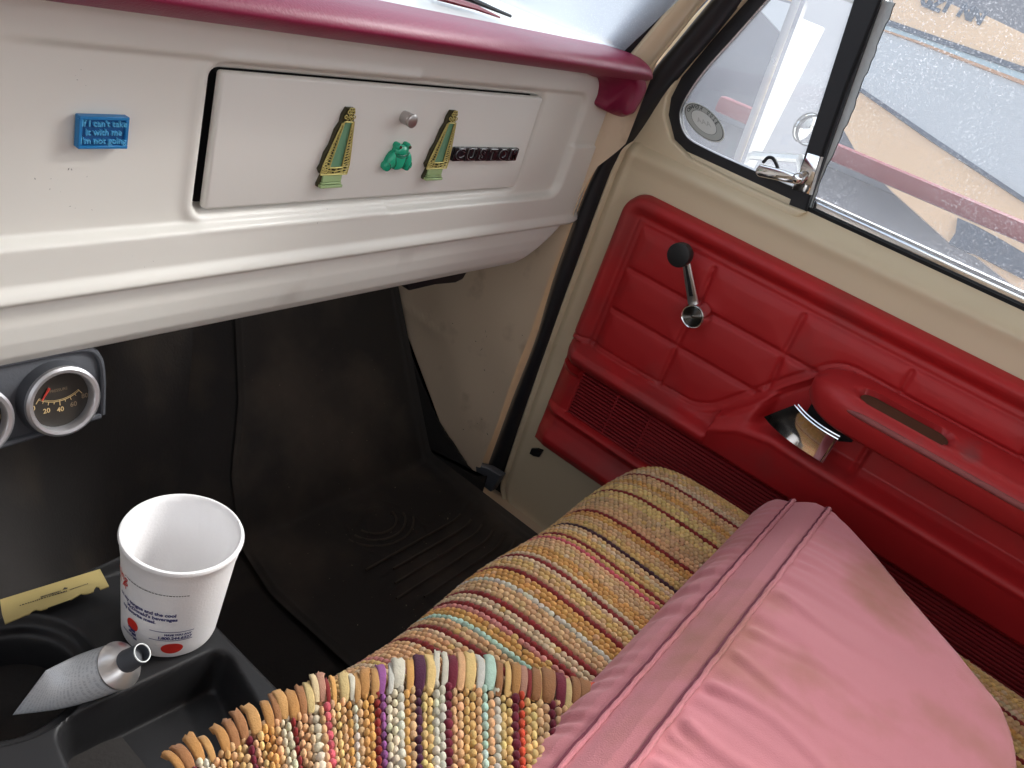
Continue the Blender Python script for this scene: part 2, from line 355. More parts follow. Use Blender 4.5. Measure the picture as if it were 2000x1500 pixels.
mir = thing('door_mirror', 'chrome edged rectangular door mirror outside the vent window', 'mirror', (1.42, .40, 1.25))
mc = onX((1588, 176), 1.42); vd = (mc - EYE) / np.linalg.norm(mc - EYE)
tgt = np.array([-.02, -1., -.10]); tgt /= np.linalg.norm(tgt)
mn = tgt - vd; mn /= np.linalg.norm(mn)
mu = np.cross([0, 0, 1], mn); mu /= np.linalg.norm(mu); mv = np.cross(mn, mu)
mu, mv = mu * math.cos(R(6)) + mv * math.sin(R(6)), mv * math.cos(R(6)) - mu * math.sin(R(6))
def mp(a, b, c=0): return mc + mu * a + mv * b + mn * c
def rr_loop(hw, hh, r, n=8):
    o_ = []
    for cx, cy, t0 in ((hw - r, hh - r, 0), (-hw + r, hh - r, 90), (-hw + r, -hh + r, 180), (hw - r, -hh + r, 270)):
        for k in range(n + 1):
            t = R(t0 + 90 * k / n); o_.append((cx + r * math.cos(t), cy + r * math.sin(t)))
    return o_
HW, HH = .078, .165
LP = rr_loop(HW, HH, .036)
prism('housing', [mp(a, b, -.004) for a, b in LP], -mn * .03, M['satin'], mir, bev=.006)
def loopband(name, l0, l1, c0, c1, mt, par, f):
    V = [f(a, b, c0) for a, b in l0] + [f(a, b, c1) for a, b in l0] + [f(a, b, c1) for a, b in l1] + [f(a, b, c0) for a, b in l1]
    n = len(l0); bm = bmesh.new(); vs = [bm.verts.new(v) for v in V]
    for i in range(4):
        for k in range(n):
            j = (i + 1) % 4; q = (k + 1) % n
            bm.faces.new((vs[i * n + k], vs[i * n + q], vs[j * n + q], vs[j * n + k]))
    return mkbm(name, bm, mt, par)
loopband('rim', LP, rr_loop(HW - .007, HH - .007, .030), -.006, .006, M['chrome'], mir, mp)
mk('mirror_glass', [mp(a, b, .001) for a, b in rr_loop(HW - .006, HH - .006, .031)], [tuple(range(36))], M['mirror'], mir, smooth=False)
sc_ = None
V, Fc = [], []
spx = onX((1582, 254), 1.42)
r_ = ray(1582, 254); t_ = ((mc + mn * .004 - EYE) @ mn) / (r_ @ mn); sp = EYE + r_ * t_
lathe('spot_mirror', [(.024, -.001), (.025, .002), (.023, .004), (.0225, .003), (.016, .0055), (.008, .0068), (.001, .0072)], sp, mn, M['mirror'], mir, n=40)
lathe('spot_rim', [(.0235, .002), (.026, .002), (.026, .005), (.0235, .005)], sp, mn, M['rubber'], mir, n=40, cap=(False, False))
tube('bracket', [mp(.03, -.05, -.03), mp(.05, -.09, -.06), np.array([1.262, .25, 1.20])], .008, M['satin'], mir)

# ------------------------------------------------------------------ cab shell
struct(box('cab_floor', (.2, 0, .52), (2.05, 1.5, .04), M['carpet']))
struct(prism('toe_board', [(-.8, .70, .545), (1.2, .70, .545), (1.2, 1.02, 1.02), (-.8, 1.02, 1.02)], (0, .03, -.02), M['carpet']))
struct(box('firewall', (.2, 1.05, 1.17), (2.0, .04, .36), M['carpet']))
struct(box('cab_roof', (.2, -.12, 2.03), (1.95, 1.25, .05), M['head'], bev=.01))
bm = bmesh.new()
for c, s in (((.2, -.78, .95), (1.9, .06, .85)), ((.2, -.78, 1.93), (1.9, .06, .16)), ((-.66, -.78, 1.61), (.18, .06, .478)), ((1.08, -.78, 1.61), (.16, .06, .478))): bbox(bm, c, s)
struct(mkbm('cab_rear_wall', bm, M['head'], smooth=False))
# transmission hump
us = np.linspace(-.6, .66, 40); vs = np.linspace(.1, 1.06, 30)
P = np.zeros((40, 30, 3))
for i, x in enumerate(us):
    for j, y in enumerate(vs):
        wdt = .40 + .22 * sst(.55, 1.0, y); c = .10
        P[i, j] = (c + (x - .03) / .63 * wdt, y, .545 + (.28 + .12 * sst(.5, 1.0, y)) * (1 - sst(.40, 1.0, abs(x - .03) / .63)) + .45 * sst(.62, 1.06, y) * (1 if True else 0) * sst(-.1, .2, y - .62))
struct(grid('transmission_hump', P, M['carpet'], flip=True))
# kick panel: cream side wall below the dash end
ky = np.linspace(.553, .96, 64); kz = np.linspace(.59, 1.375, 70)
A, B = np.meshgrid(ky, kz, indexing='ij')
low = np.array([onX(p, 1.13)[1:] for p in [(945, 905), (930, 910), (920, 905), (905, 880), (880, 850), (850, 800), (800, 680), (772, 600), (758, 560)]])
zl = np.interp(ky, low[:, 0], low[:, 1]) - .03 + .004 * np.array([noise.noise(Vector((y * 90, 3, 0))) for y in ky]) * sst(.72, .62, ky)
B = zl[:, None] + (1.375 - zl[:, None]) * np.linspace(0, 1, 70)[None]
A = np.maximum(A, np.interp(B, [1.15, 1.20, 1.25], [.588, .580, .553]))
cr = segdist(np.stack([A.ravel(), B.ravel()], 1), [onX(p, 1.13)[1:] for p in [(762, 575), (800, 612), (838, 640), (872, 655)]]).reshape(A.shape)
dx = .016 * sst(.590, .558, A) - .0035 * np.exp(-(cr / .006) ** 2) + .004 * sst(.70, .85, A) + .002 * np.sin(A * 40) * np.cos(B * 31)
struct(grid('kick_panel', np.stack([1.13 + dx, A, B], -1), M['kick']))
nr2 = np.random.RandomState(11); V, Fc = [], []
for p, l_, a in [((948, 647), 5, 1.3), ((950, 657), 3, 1.2), ((929, 667), 3, 0), ((940, 683), 9, 2.1), ((884, 632), 3, 0), ((946, 723), 4, .2), ((905, 839), 4, 0), ((941, 819), 3, 0), ((952, 848), 6, .4), ((932, 827), 2, 0), ((964, 766), 2, 0), ((1020, 655), 2, 0)]:
    o_ = onX(p, 1.1285); t = R(90 * a / 1.57); k = len(V); L_, W_ = l_ * .0005, .0007
    V += [o_ + [0, -math.cos(a) * L_ - W_ * math.sin(a), -math.sin(a) * L_], o_ + [0, 0, W_ * 1.4], o_ + [0, math.cos(a) * L_, math.sin(a) * L_ + W_], o_ - [0, 0, W_]]
    Fc.append((k, k + 1, k + 2, k + 3))
ch_ = mk('paint_chips', V, Fc, M['rubber'], bpy.data.objects['kick_panel'], smooth=False); ch_['kind'] = 'stuff'
struct(prism('floor_carpet_edge', [(1.124, .56, .50), (1.124, 1.05, .50), (1.124, 1.05, 1.05)] + [tuple(q + np.array([0, 0, .0035 * noise.noise(Vector((q[1] * 120, 1, 0))) * (1 if q[1] < .76 else .25)])) for q in crom([onX(p, 1.124) for p in [(758, 562), (772, 600), (800, 690), (850, 812), (890, 875), (925, 925), (950, 930)]], 10)], (.0035, 0, 0), M['carpet']))
struct(box('added_left_wall', (-.82, 0, .90), (.06, 1.6, .74), M['kick'], bev=.01))  # unseen wall, added to keep side light out of the footwell
struct(box('hinge_pillar', (1.175, .612, .92), (.030, .070, .74), M['kick'], bev=.004))
struct(box('light_leak_block', (1.222, .50, .555), (.09, .26, .12), M['carpet'], bev=.01))  # added block, stops outside light leaking in by the sill corner
struct(box('door_sill', (1.17, -.05, .53), (.08, 1.3, .03), M['kick'], bev=.008))
struct(prism('sill_corner', [tuple(onX(p, 1.128)) for p in [(927, 908), (952, 915), (978, 930), (958, 962), (930, 940)]], (.02, 0, 0), M['greyplastic'], bev=.003))

# windshield pillar, its black gaskets
def upline(p0, p1, n=14, zt=1.98):
    """continues a line up to the roof"""
    d = (p1 - p0) / (p1[2] - p0[2]); return [p0 + d * (z - p0[2]) for z in np.linspace(p0[2], zt, n)]
gl = [onX(p, x) for p, x in (((1202, 97), 1.085), ((1290, 0), 1.085))]
gr = [onX(p, x) for p, x in (((1229, 107), 1.10), ((1318, 0), 1.10))]
cl = [onX(p, x) for p, x in (((1264, 148), 1.15), ((1382, 0), 1.15))]
def extend(l, zb): d = (l[1] - l[0]) / (l[1][2] - l[0][2]); return l[0] + d * (zb - l[0][2]), l[1]
G0, G1 = upline(*extend(gl, 1.33)), upline(*extend(gr, 1.33))
strip('windshield_gasket', G0, G1, (.0, .012, .0), M['rubber']); tag(bpy.data.objects['windshield_gasket'], 'black rubber gasket along the windshield edge beside the cream pillar', 'gasket')
C1 = upline(*extend(cl, 1.30)); C0 = upline(*extend(gr, 1.30))
rows = []
for a, b in zip(C0, C1):
    a = np.array(a); b = np.array(b); row = []
    for t in np.linspace(0, 1, 16):
        q = a + (b - a) * t; bul = .016 * math.sin(math.pi * min(1, t * 1.15 + .02)) ** .7 if t < .85 else .016 * (1 - t) / .15 * .45
        row.append(q + np.array([-.55, -.75, .2]) * bul + np.array([.01, .02, 0]) * (1 if t in (0, 1) else 0))
    rows.append(row)
struct(grid('windshield_pillar', np.array(rows), M['cream']))
# windshield
ws = thing('windshield', 'dusty curved windshield glass above the dash top', 'windshield', (0, .8, 1.36))
bx = [(-.9, .80), (-.5, .88), (0, .90), (.5, .87), (.9, .74), (1.03, .65), (1.088, .592)]
bs = crom(bx, 6); rows = []
for t in np.linspace(0, 1, 12): rows.append([(x * (1 - .06 * t), y - .40 * t * (1 if True else 0), 1.352 + .60 * t) for x, y in bs])
grid('glass', np.array(rows), M['wglass'], ws)
tube('base_trim', [(x, y - .004, 1.372) for x, y in bs], .004, M['satin'], ws, n=6)
wp = thing('wiper', 'red and black wiper lying at the foot of the windshield, top of the photo', 'wiper', onZ((930, 16), 1.375))
tp, te = onZ((1004, 38), 1.376), onZ((842, -14), 1.378)
tube('blade', [tp + [0, .006, .002], (tp + te) / 2 + [0, .012, .006], te + [0, .016, .004]], [.003, .006, .007], M['rubber'], wp, flat=.6, nrm=(0, 0, 1))
tube('arm', [tp + [-.03, -.001, -.001], (tp + te) / 2 + [0, -.004, 0], te + [0, -.012, 0]], [.003, .009, .014], M['redpaint'], wp, flat=.35, nrm=(0, 0, 1))

# ------------------------------------------------------------------ dashboard
YD = .60
dash = thing('dashboard', 'white enamelled metal dashboard with a burgundy padded top edge', 'dashboard', (.4, YD, 1.03))
xs = np.concatenate([np.linspace(-.75, .20, 60, endpoint=False), np.linspace(.20, 1.152, 330)])
zs = np.linspace(1.030, 1.350, 230)
X_, Z_ = np.meshgrid(xs, zs, indexing='ij')
border = np.where(Z_ > 1.23, .007, .011)
r1 = rrect(X_, Z_, -1.2, 1.066, 1.152, 1.3075, .024)
step = sst(-.0065, 0.0015, r1)
lf = sst(.26, .34, X_); step = np.where(Z_ > 1.23, step * lf + (1 - lf) * sst(1.30, 1.34, Z_) * 0, step)
prof = border * step
lowz = [1.030, 1.034, 1.040, 1.050, 1.065, 1.080, 1.092, 1.0985, 1.1005, 1.1035, 1.1085, 1.114, 1.12, 1.148]
lowp = [-.022, -.010, -.002, .004, .007, .0075, .006, .004, .0045, .014, .0175, .015, .011, .011]
prof = np.where(Z_ < 1.148, np.interp(Z_, lowz, lowp), prof)
prof = prof + .02 * sst(1.312, 1.348, Z_) * 0
r2 = rrect(X_, Z_, .447, .958, 1.165, 1.2990, .012); r3 = rrect(X_, Z_, .4490, .9545, 1.1672, 1.2952, .010)
prof += .0034 * np.exp(-((r2 - .007) / .006) ** 2) * (X_ < .7)
prof -= .005 * sst(.006, -.002, r2)
prof = np.where(r3 < -.0005, -.016, prof)
prof -= 5. * np.maximum(X_ - 1.115, 0) ** 2
prof = blur(prof, 2)
xcut = np.where(Z_ < 1.098, 1.046 + (Z_ - 1.04) / .058 * .092, 1.152)
XX = np.where(X_ > .9, .9 + (X_ - .9) * (xcut - .9) / (1.152 - .9), X_)
prof -= .02 * sst(.02, .0, xcut - XX) * (Z_ < 1.105)
grid('face_panel', np.stack([XX, YD - prof, Z_], -1), M['white'], dash, flip=True)
# black gap of the glove box opening
box('glove_box', (.703, .64, 1.2315), (.52, .05, .14), M['black'], dash)
lid = box('glove_box_lid', (.7038, YD + .0015, 1.2319), (.4965, .010, .1256), M['lid'], dash, bev=.0035, seg=3)
lid['label'] = 'flat white glove box lid carrying magnets and a badge'
# push-button latch
kb = onY((800, 234), .588)
lathe('latch_button', [(.0088, 0), (.0088, .003), (.0072, .0035), (.0072, .0130), (.0064, .0138), (.0064, .0150), (.0076, .0154), (.0075, .0172), (.0062, .0180)], kb + [0, .012, 0], (0, -1, 0), M['button'], lid, n=32)
# padded edge
def padsec(k):
    s = 1
    return [(.560, 1.3445), (.5445, 1.3445), (.5375, 1.3490), (.5310, 1.3545), (.5285, 1.3585), (.531, 1.3645), (.538, 1.370), (.550, 1.3738), (.565, 1.3748), (.60, 1.373), (.60, 1.345)]
sec = np.array(padsec(0)); sec = np.vstack([crom(sec[1:9], 4), sec[9:], sec[:1]])
px_ = np.concatenate([np.linspace(-.75, 1.04, 60), np.linspace(1.05, 1.112, 14)])
rows = []
for x in px_:
    t = max(0, (x - 1.075) / .045); q = sec.copy(); sh = 1 - math.sqrt(max(0, 1 - min(t, .98) ** 2))
    q[:, 1] = 1.345 + (q[:, 1] - 1.345) * (1 - .75 * sh) - .004 * sh; q[:, 0] = q[:, 0] + (.58 - q[:, 0]) * .25 * sh
    rows.append([(x, a, b) for a, b in q])
pad = grid('padded_edge', np.array(rows), M['maroon'], dash, wrap=True, ang=60)
# the pad's end piece turning down the corner
pf = [(1150, 118), (1205, 117), (1240, 130), (1258, 148), (1263, 165), (1258, 185), (1238, 220), (1228, 226), (1222, 222), (1238, 182), (1240, 162), (1226, 149), (1195, 141), (1150, 136)]
pb = [(1150, 118), (1205, 117), (1240, 130), (1258, 148), (1263, 165), (1258, 185), (1238, 220), (1224, 228), (1204, 226), (1184, 214), (1190, 195), (1193, 172), (1184, 156), (1150, 145)]
lf_ = crom([onY(p, .545) for p in pf + pf[:1]], 4)[:-1]; lb_ = crom([onY(p, .572) for p in pb + pb[:1]], 4)[:-1]; lm = (lf_[1:29].mean(0) * 0 + lf_.mean(0))
cl_ = lf_.copy(); 
def inset(L, d): 
    t = np.roll(L, -1, 0) - np.roll(L, 1, 0); t[:, 1] = 0; t /= np.linalg.norm(t, axis=1, keepdims=True) + 1e-9; q = np.stack([t[:, 2], 0 * t[:, 0], -t[:, 0]], 1)
    s_ = np.sign(np.sum(q * (L.mean(0) - L), axis=1).sum()); return L + q * d * s_
rows = [np.array([(p[0], .605, p[2]) for p in lb_]), lb_, np.array([(p[0], .552, p[2]) for p in lf_]), np.array([(p[0], .546, p[2]) for p in inset(lf_, .0012)]), np.array([(p[0], .5425, p[2]) for p in inset(lf_, .004)])]
n_ = len(lf_); Vv_ = np.vstack(rows); Ff_ = gridf(5, n_, True); e4 = 4 * n_
for k in range(n_ // 2 - 1): Ff_.append((e4 + k, e4 + k + 1, e4 + n_ - 2 - k, e4 + n_ - 1 - k))
bm = bmesh.new(); vs_ = [bm.verts.new(v) for v in Vv_]
for f in Ff_:
    if len(set(f)) > 2: bm.faces.new([vs_[i] for i in dict.fromkeys(f)])
mkbm('pad_end', bm, M['maroon'], dash, ang=60)
nsc = np.random.RandomState(4); V, Fc = [], []
for (px_c, py_c, k_) in ((150, 150, 4), (130, 345, 6), (105, 360, 2), (185, 400, 3), (520, 395, 6), (620, 408, 6), (800, 145, 3), (250, 505, 3), (700, 500, 4), (900, 175, 6)):
    for _ in range(k_):
        p = onY((px_c + nsc.normal(0, 26), py_c + nsc.normal(0, 12)), YD - .0005); q = abs(nsc.normal(0, .00028)) + .00012; a_ = nsc.rand() * 3; k = len(V)
        zz0 = p[2]; i0 = np.abs(xs - p[0]).argmin(); j0 = np.abs(zs - zz0).argmin(); yy0 = YD - prof[i0, j0] - .0003
        V += [(p[0] + q * 1.8 * math.cos(a_), yy0, zz0 + q * 1.8 * math.sin(a_)), (p[0] - q * .6 * math.sin(a_), yy0, zz0 + q * .6 * math.cos(a_)), (p[0] - q * 1.8 * math.cos(a_), yy0, zz0 - q * 1.8 * math.sin(a_)), (p[0] + q * .5 * math.sin(a_), yy0, zz0 - q * .5 * math.cos(a_))]; Fc.append((k, k + 1, k + 2, k + 3))
mk('scuffs', V, Fc, M['stickd'], dash, smooth=False)['kind'] = 'stuff'
tt = np.array([[(x, y, 1.366 + .004 * sst(.58, .62, y)) for y in np.linspace(.565, 1.0, 8)] for x in np.linspace(-.75, 1.09, 12)])
grid('dash_top', tt, M['hood'], dash)
prism('under_block', [onY(p, .66) for p in [(785, 545), (800, 569), (850, 557), (890, 553), (905, 546), (914, 530), (880, 520)]], (0, .05, 0), M['rubber'], dash, bev=.003)  # black block under the right end of the dash

# blue lettered magnet
bl = thing('lettered_magnet', 'small blue rectangular magnet with raised lettering, stuck on the dash', 'magnet', (.356, .585, 1.229))
x0, x1, z0, z1 = .3340, .3735, 1.2298, 1.2552
bm = bmesh.new(); bbox(bm, ((x0 + x1) / 2, .5965, (z0 + z1) / 2), (x1 - x0, .004, z1 - z0), .0006, 1)
for c, s in ((((x0 + x1) / 2, .5935, z1 - .0013), (x1 - x0, .0040, .0026)), (((x0 + x1) / 2, .5935, z0 + .0013), (x1 - x0, .0040, .0026)), ((x0 + .0013, .5936, (z0 + z1) / 2), (.0026, .0039, z1 - z0 - .0052)), ((x1 - .0013, .5936, (z0 + z1) / 2), (.0026, .0039, z1 - z0 - .0052))): bbox(bm, c, s, .0004, 1)
mkbm('tablet', bm, M['blue'], bl)
for s_, z in (("If I can't take", 1.2495), ("it with me", 1.2427), ("I'm not going", 1.2360)):
    text('lettering', s_, .0070, ((x0 + x1) / 2, .5938, z), (1, 0, 0), (0, 0, 1), M['bluelit'], bl, ext=.0022, off=.00006)
box('recess', ((x0 + x1) / 2, .5942, (z0 + z1) / 2), (x1 - x0 - .0054, .0008, z1 - z0 - .0054), M['blueshade'], bl)

# the two tapered openwork magnets
def tower(label, xb, dzz, dxx):
    t = thing('tower_magnet', label, 'magnet', (xb, .59, 1.188 + dzz), 'tapered openwork magnets')
    z0_ = 1.1875 + dzz
    def pt(u, v, d): return np.array([xb + dxx * v + u, YD - .0035 - d, z0_ + v])
    hw = lambda v: np.interp(v, [0, .003, .004, .014, .0145, .024, .04, .068, .070, .083], [.0150, .0150, .0135, .0135, .0182, .0180, .0145, .0078, .0072, .0052])
    vs_ = [0, .003, .0035, .0138, .0142, .019, .024, .030, .036, .044, .052, .06, .068, .070, .076, .083]
    bm_ = [pt(-hw(v) - .0009 * ((i * 7) % 3), v, 0) for i, v in enumerate(vs_)] + [pt(hw(v) + .0009 * ((i * 5) % 3), v, 0) for i, v in reversed(list(enumerate(vs_)))]
    prism('backing', bm_, (0, -.0042, 0), M['olive'], t, bev=.0003, seg=1)
    prism('centre_panel', [pt(-.0085, .022, .0043), pt(.0085, .022, .0043), pt(.0052, .069, .0043), pt(-.0052, .069, .0043)], (0, -.0006, 0), M['sage'], t, smooth=False)
    parts = []
    def bar(a, b, r=.00055): parts.append(tube_v([pt(*a), pt(*b)], r, 5))
    q = .0062
    for a, b in (((-.0088, .0215), (-.0054, .0695)), ((.0088, .0215), (.0054, .0695)), ((-.0088, .0215), (.0088, .0215)), ((-.0054, .0695), (.0054, .0695)), ((-.0182, .0142), (.0182, .0142))): bar((*a, q), (*b, q), .0008)
    rr_ = random.Random(3)
    for s_ in (-1, 1):
        v = .0145
        while v < .068:
            i_ = np.interp(v, [.0, .022, .069], [.0, .0088, .0054]) if v > .0215 else 0.0; o_ = hw(v)
            st = .0030
            bar((s_ * i_, v, q), (s_ * o_ * .98, v + st * .9, q)); bar((s_ * o_ * .98, v, q), (s_ * (i_ + o_) / 2, v + st * 1.2, q)); bar((s_ * o_, v, q), (s_ * hw(v + st), v + st, q), .0007)
            v += st * (1 + rr_.uniform(-.15, .15))
    for k in range(9):
        u = -.016 + k * .004; bar((u, .0148, q), (u + .0025 * (-1) ** k, .0212, q))
    for u, v in ((-.0025, .073), (.0025, .073), (0, .0768), (-.003, .0795), (.003, .0795), (-.0055, .0745), (.0055, .0745), (-.0015, .082), (.0018, .082)):
        P_ = [pt(u + .0017 * math.cos(a), v + .0017 * math.sin(a), q) for a in np.linspace(0, 2 * math.pi, 9)]; parts.append(tube_v(P_, .0006, 5))
    V_, F_ = joinvf(parts); mk('lattice', V_, F_, M['gold'], t)
    bm = bmesh.new()
    for v, hh, d, wv in ((.0016, .0030, .0075, .0300), (.0046, .0016, .0062, .0275)): bbox(bm, pt(0, v, d / 2 + .001), (wv, d, hh), .0004, 1)
    bbox(bm, pt(0, .0098, .0045), (.026, .003, .008), .0003, 1)
    mkbm('base_ledge', bm, M['sagelight'], t)
    return t
tower('green and gold tapered openwork magnet left of the green frog', .5985, .0002, .10)
tower('green and gold tapered openwork magnet between the frog and the black badge', .7615, .0025, .10)

# frog
fr = thing('frog_magnet', 'shiny green frog shaped magnet sitting below the latch button', 'magnet', (.696, .593, 1.204))
fu, fv = np.linspace(-.028, .028, 130), np.linspace(-.002, .036, 90); U, Vv = np.meshgrid(fu, fv, indexing='ij')
def ell(cx, cy, a, b, h, rot=0, base=0):
    c_, s_ = math.cos(rot), math.sin(rot); du, dv = U - cx, Vv - cy
    q = ((du * c_ + dv * s_) / a) ** 2 + ((-du * s_ + dv * c_) / b) ** 2
    return np.where(q < 1, base + h * np.sqrt(np.maximum(1 - q, 0)), 0)
hts = [ell(0, .010, .0135, .0115, .0045, 0, .0025), ell(0, .0235, .0125, .0078, .0055, 0, .003), ell(-.0155, .010, .0068, .0135, .0045, -.30, .003), ell(.0155, .010, .0068, .0135, .0045, .30, .003),
       ell(-.0205, .0045, .0055, .0055, .0035, 0, .0025), ell(.0205, .0045, .0055, .0055, .0035, 0, .0025), ell(-.0085, .0298, .0045, .0045, .005, 0, .003), ell(.0085, .0298, .0045, .0045, .005, 0, .003)]
hf = np.max(hts, axis=0); mth = np.exp(-((Vv - .0195 - 12 * U ** 2) / .0006) ** 2) * (np.abs(U) < .009)
hf = np.where(hf > 0, hf - .0012 * mth, hf)
FS = .90
Pf = np.stack([.696 + U * FS, YD - .0035 - np.maximum(hf, 0) - (hf > 0) * .001, 1.2045 + Vv * FS], -1); keep = hf > 0
Fc = [f for f in gridf(130, 90, flip=True) if all(keep.ravel()[i] for i in f)]
used = sorted({i for f in Fc for i in f}); mp_ = {a: k for k, a in enumerate(used)}; V = Pf.reshape(-1, 3)[used]; n0 = len(V)
Fr = [tuple(mp_[i] for i in f) for f in Fc]
bm = bmesh.new(); vs_ = [bm.verts.new(v) for v in V]
for f in Fr: bm.faces.new([vs_[i] for i in f])
be = [e for e in bm.edges if len(e.link_faces) == 1]; ex = bmesh.ops.extrude_edge_only(bm, edges=be)
for v in [g for g in ex['geom'] if isinstance(g, bmesh.types.BMVert)]: v.co.y = YD - .0034
mkbm('body', bm, M['frog'], fr, ang=60)
gl_ = mat('frog_groove', (.003, .09, .05), .4)
def fpt(u, v):
    i0, j0 = np.abs(fu - u).argmin(), np.abs(fv - v).argmin(); return (.696 + u * FS, YD - .0046 - hf[i0, j0], 1.2045 + v * FS)
for ln in ([(-.009, .0205), (-.0045, .0190), (0, .0186), (.0045, .0190), (.009, .0205)], [(-.0105, .016), (-.0085, .012), (-.0075, .007), (-.0080, .001)], [(.0105, .016), (.0085, .012), (.0075, .007), (.0080, .001)], [(-.0165, .001), (-.0175, .006), (-.0205, .0095)], [(.0165, .001), (.0175, .006), (.0205, .0095)], [(-.0125, .022), (-.0105, .0185), (-.006, .0165), (0, .0155), (.006, .0165), (.0105, .0185), (.0125, .022)]):
    tube('groove', [fpt(*p) for p in crom(ln, 4)], .0005, gl_, fr, n=5)
for s_ in (-1, 1): lathe('eye', [(.0019, 0), (.0017, .0009), (.0008, .0015)], (.696 + s_ * .0085 * FS, YD - .0122, 1.2045 + .030 * FS), (0, -1, 0), M['olive'], fr, n=14)

# CUSTOM badge
bd = thing('lettered_badge', 'black lettered badge reading CUSTOM at the right end of the glove box lid', 'badge', (.857, .594, 1.213))
xs_ = np.linspace(.8005, .9135, 6)
for k, ch in enumerate('CUSTOM'):
    c = np.array([xs_[k], YD - .0066, 1.2207 - .0003 * k])
    lb = box('letter_block', c, (.0222 if ch != 'M' else .0235, .006, .0172), M['badge'], bd, bev=.0016, seg=3)
    V_, F_ = text_vf(ch, .0178, .0010, .0002, .00025)
    W_, G_ = text_vf(ch, .0178, .0006, .0, .00095)
    mk('letter_glint', c + [0, -.0030, 0] + np.stack([W_[:, 0] * (1.3 if ch != 'M' else 1.05), -W_[:, 2], W_[:, 1]], 1), G_, M['silver'], lb, ang=30)  # silver outline paints the light reflected by the letter's edges
    mk('letter', c + [0, -.0034, 0] + np.stack([V_[:, 0] * (1.3 if ch != 'M' else 1.05), -V_[:, 2], V_[:, 1]], 1), F_, M['badge'], lb, ang=30)

# gauges under the dash
gp = thing('gauge_panel', 'charcoal two-gauge panel hanging under the left end of the dash', 'gauge panel', (.30, .60, .955))
tl = R(14); gt = np.array([0, math.sin(tl), math.cos(tl)]); gn = np.array([0, -math.cos(tl), math.sin(tl)])
def gpt(x, v, d=0): return np.array([x, .592, 1.001]) + gt * v + gn * d - [0, 0, 0] + np.array([0, 0, 0])
o_ = [(.205, -.036), (.370, -.030), (.3745, .010), (.372, .033), (.362, .042), (.205, .042)]
prism('bracket', [gpt(a, b, -.004) for a, b in o_], -gn * .03, M['greyplastic'], gp, bev=.003)
tube('lip', crom([gpt(a, b, -.003) for a, b in ((.205, .040), (.300, .040), (.352, .0395), (.368, .030), (.371, .008), (.368, -.028))], 5), .0028, M['greyplastic'], gp, n=8)
tube('lower_lip', [gpt(.205, -.034, -.003), gpt(.366, -.029, -.003)], .0028, M['greyplastic'], gp, n=8)
for gx, lbl in ((.328, 'right gauge reading 0 to 80 with its red needle at zero'), (.254, 'left gauge cut by the photo edge')):
    V_, F_ = lathe_v([(.034, -.004), (.0325, .008), (.0315, .0115), (.0295, .012), (.0275, .0115), (.0265, .006), (.0265, -.002), (.0001, -.002)], gpt(gx, 0), gn, 48)
    g = mk('gauge', V_[:48 * 2], gridf(2, 48, True), M['greyplastic'], gp); g['label'] = lbl
    lathe('bezel', [(.0325, .008), (.0322, .0115), (.0300, .0128), (.0272, .0122), (.0262, .0105), (.0262, .002)], gpt(gx, 0), gn, M['silver'], g, n=48, cap=(False, False))
    lathe('dial', [(.0265, .0022), (.0001, .0022)], gpt(gx, 0), gn, M['dial'], g, n=40, cap=(False, False))
    # printed arc
    cx, cv, ra = 0, .028, .030; parts = []
    pt_ = lambda a, r_: gpt(gx + .000 + r_ * math.sin(a), cv + .000 - r_ * math.cos(a), .0026)
    a0, a1 = R(-36), R(36)
    parts.append(tube_v([pt_(a, ra) for a in np.linspace(a0, a1, 20)], .0003, 4)); parts.append(tube_v([pt_(a, ra - .0012) for a in np.linspace(a0, a1, 20)], .0002, 4))
    for k in range(9):
        a = a0 + (a1 - a0) * k / 8; L_ = .0042 if k % 4 == 0 else (.003 if k % 2 == 0 else .0022); parts.append(tube_v([pt_(a, ra - (.001 if k % 4 == 0 else 0)), pt_(a, ra + L_)], .0004 if k % 4 == 0 else .0003, 4))
    V_, F_ = joinvf(parts); mk('scale', V_, F_, M['dialprint'], g)
    for k, s_ in enumerate(('0', '20', '40', '60', '80')):
        a = a0 + (a1 - a0) * k / 4; text('numeral', s_, .0062, pt_(a, ra + .0082), (1, 0, 0), gt, M['dialprint'] if k < 3 else M['dialprint2'], g, off=.0001)
    if gx > .3: text('print', 'PRESSURE', .0036, gpt(gx, .0085, .0026), (1, 0, 0), gt, M['dialprint2'], g)
    an = R(-31) if gx > .3 else R(31)
    tube('needle', [pt_(an, .0285 + .001) + gn * .001, pt_(an * .9, .0175) + gn * .001], [.0006, .0012], M['orange'], g, n=5)
#PART3
# ------------------------------------------------------------------ passenger door
XD = 1.17
door = thing('passenger_door', 'cream passenger door with red vinyl trim panel and vent window', 'door', (XD, -.05, .57))
def curve_fz(pts):
    A = np.array(sorted([(p[2], p[1]) for p in pts])); return lambda z: np.interp(z, A[:, 0], A[:, 1])
yf = curve_fz([onX(p, XD) for p in [(1204, 300), (1173, 374), (1128, 498), (1100, 574), (1068, 668), (1010, 820), (976, 905), (962, 960), (968, 990), (985, 1012), (1015, 1032), (1062, 1046)]])
fe = lambda z: np.where(z < .575, np.interp(z, [.515, .52, .53, .545, .56, .575], [.40, .46, .52, .548, .558, .562]), np.interp(z, [.575, .70, .9, 1.2, 1.265], [.562, .568, .575, .578, .572]))
zc = np.concatenate([np.linspace(.515, .70, 50, endpoint=False), np.linspace(.70, 1.19, 30, endpoint=False), np.linspace(1.19, 1.268, 40)])
uu = np.concatenate([np.linspace(0, .09, 60, endpoint=False), np.linspace(.09, 1, 40)])
P = np.zeros((len(uu), len(zc), 3))
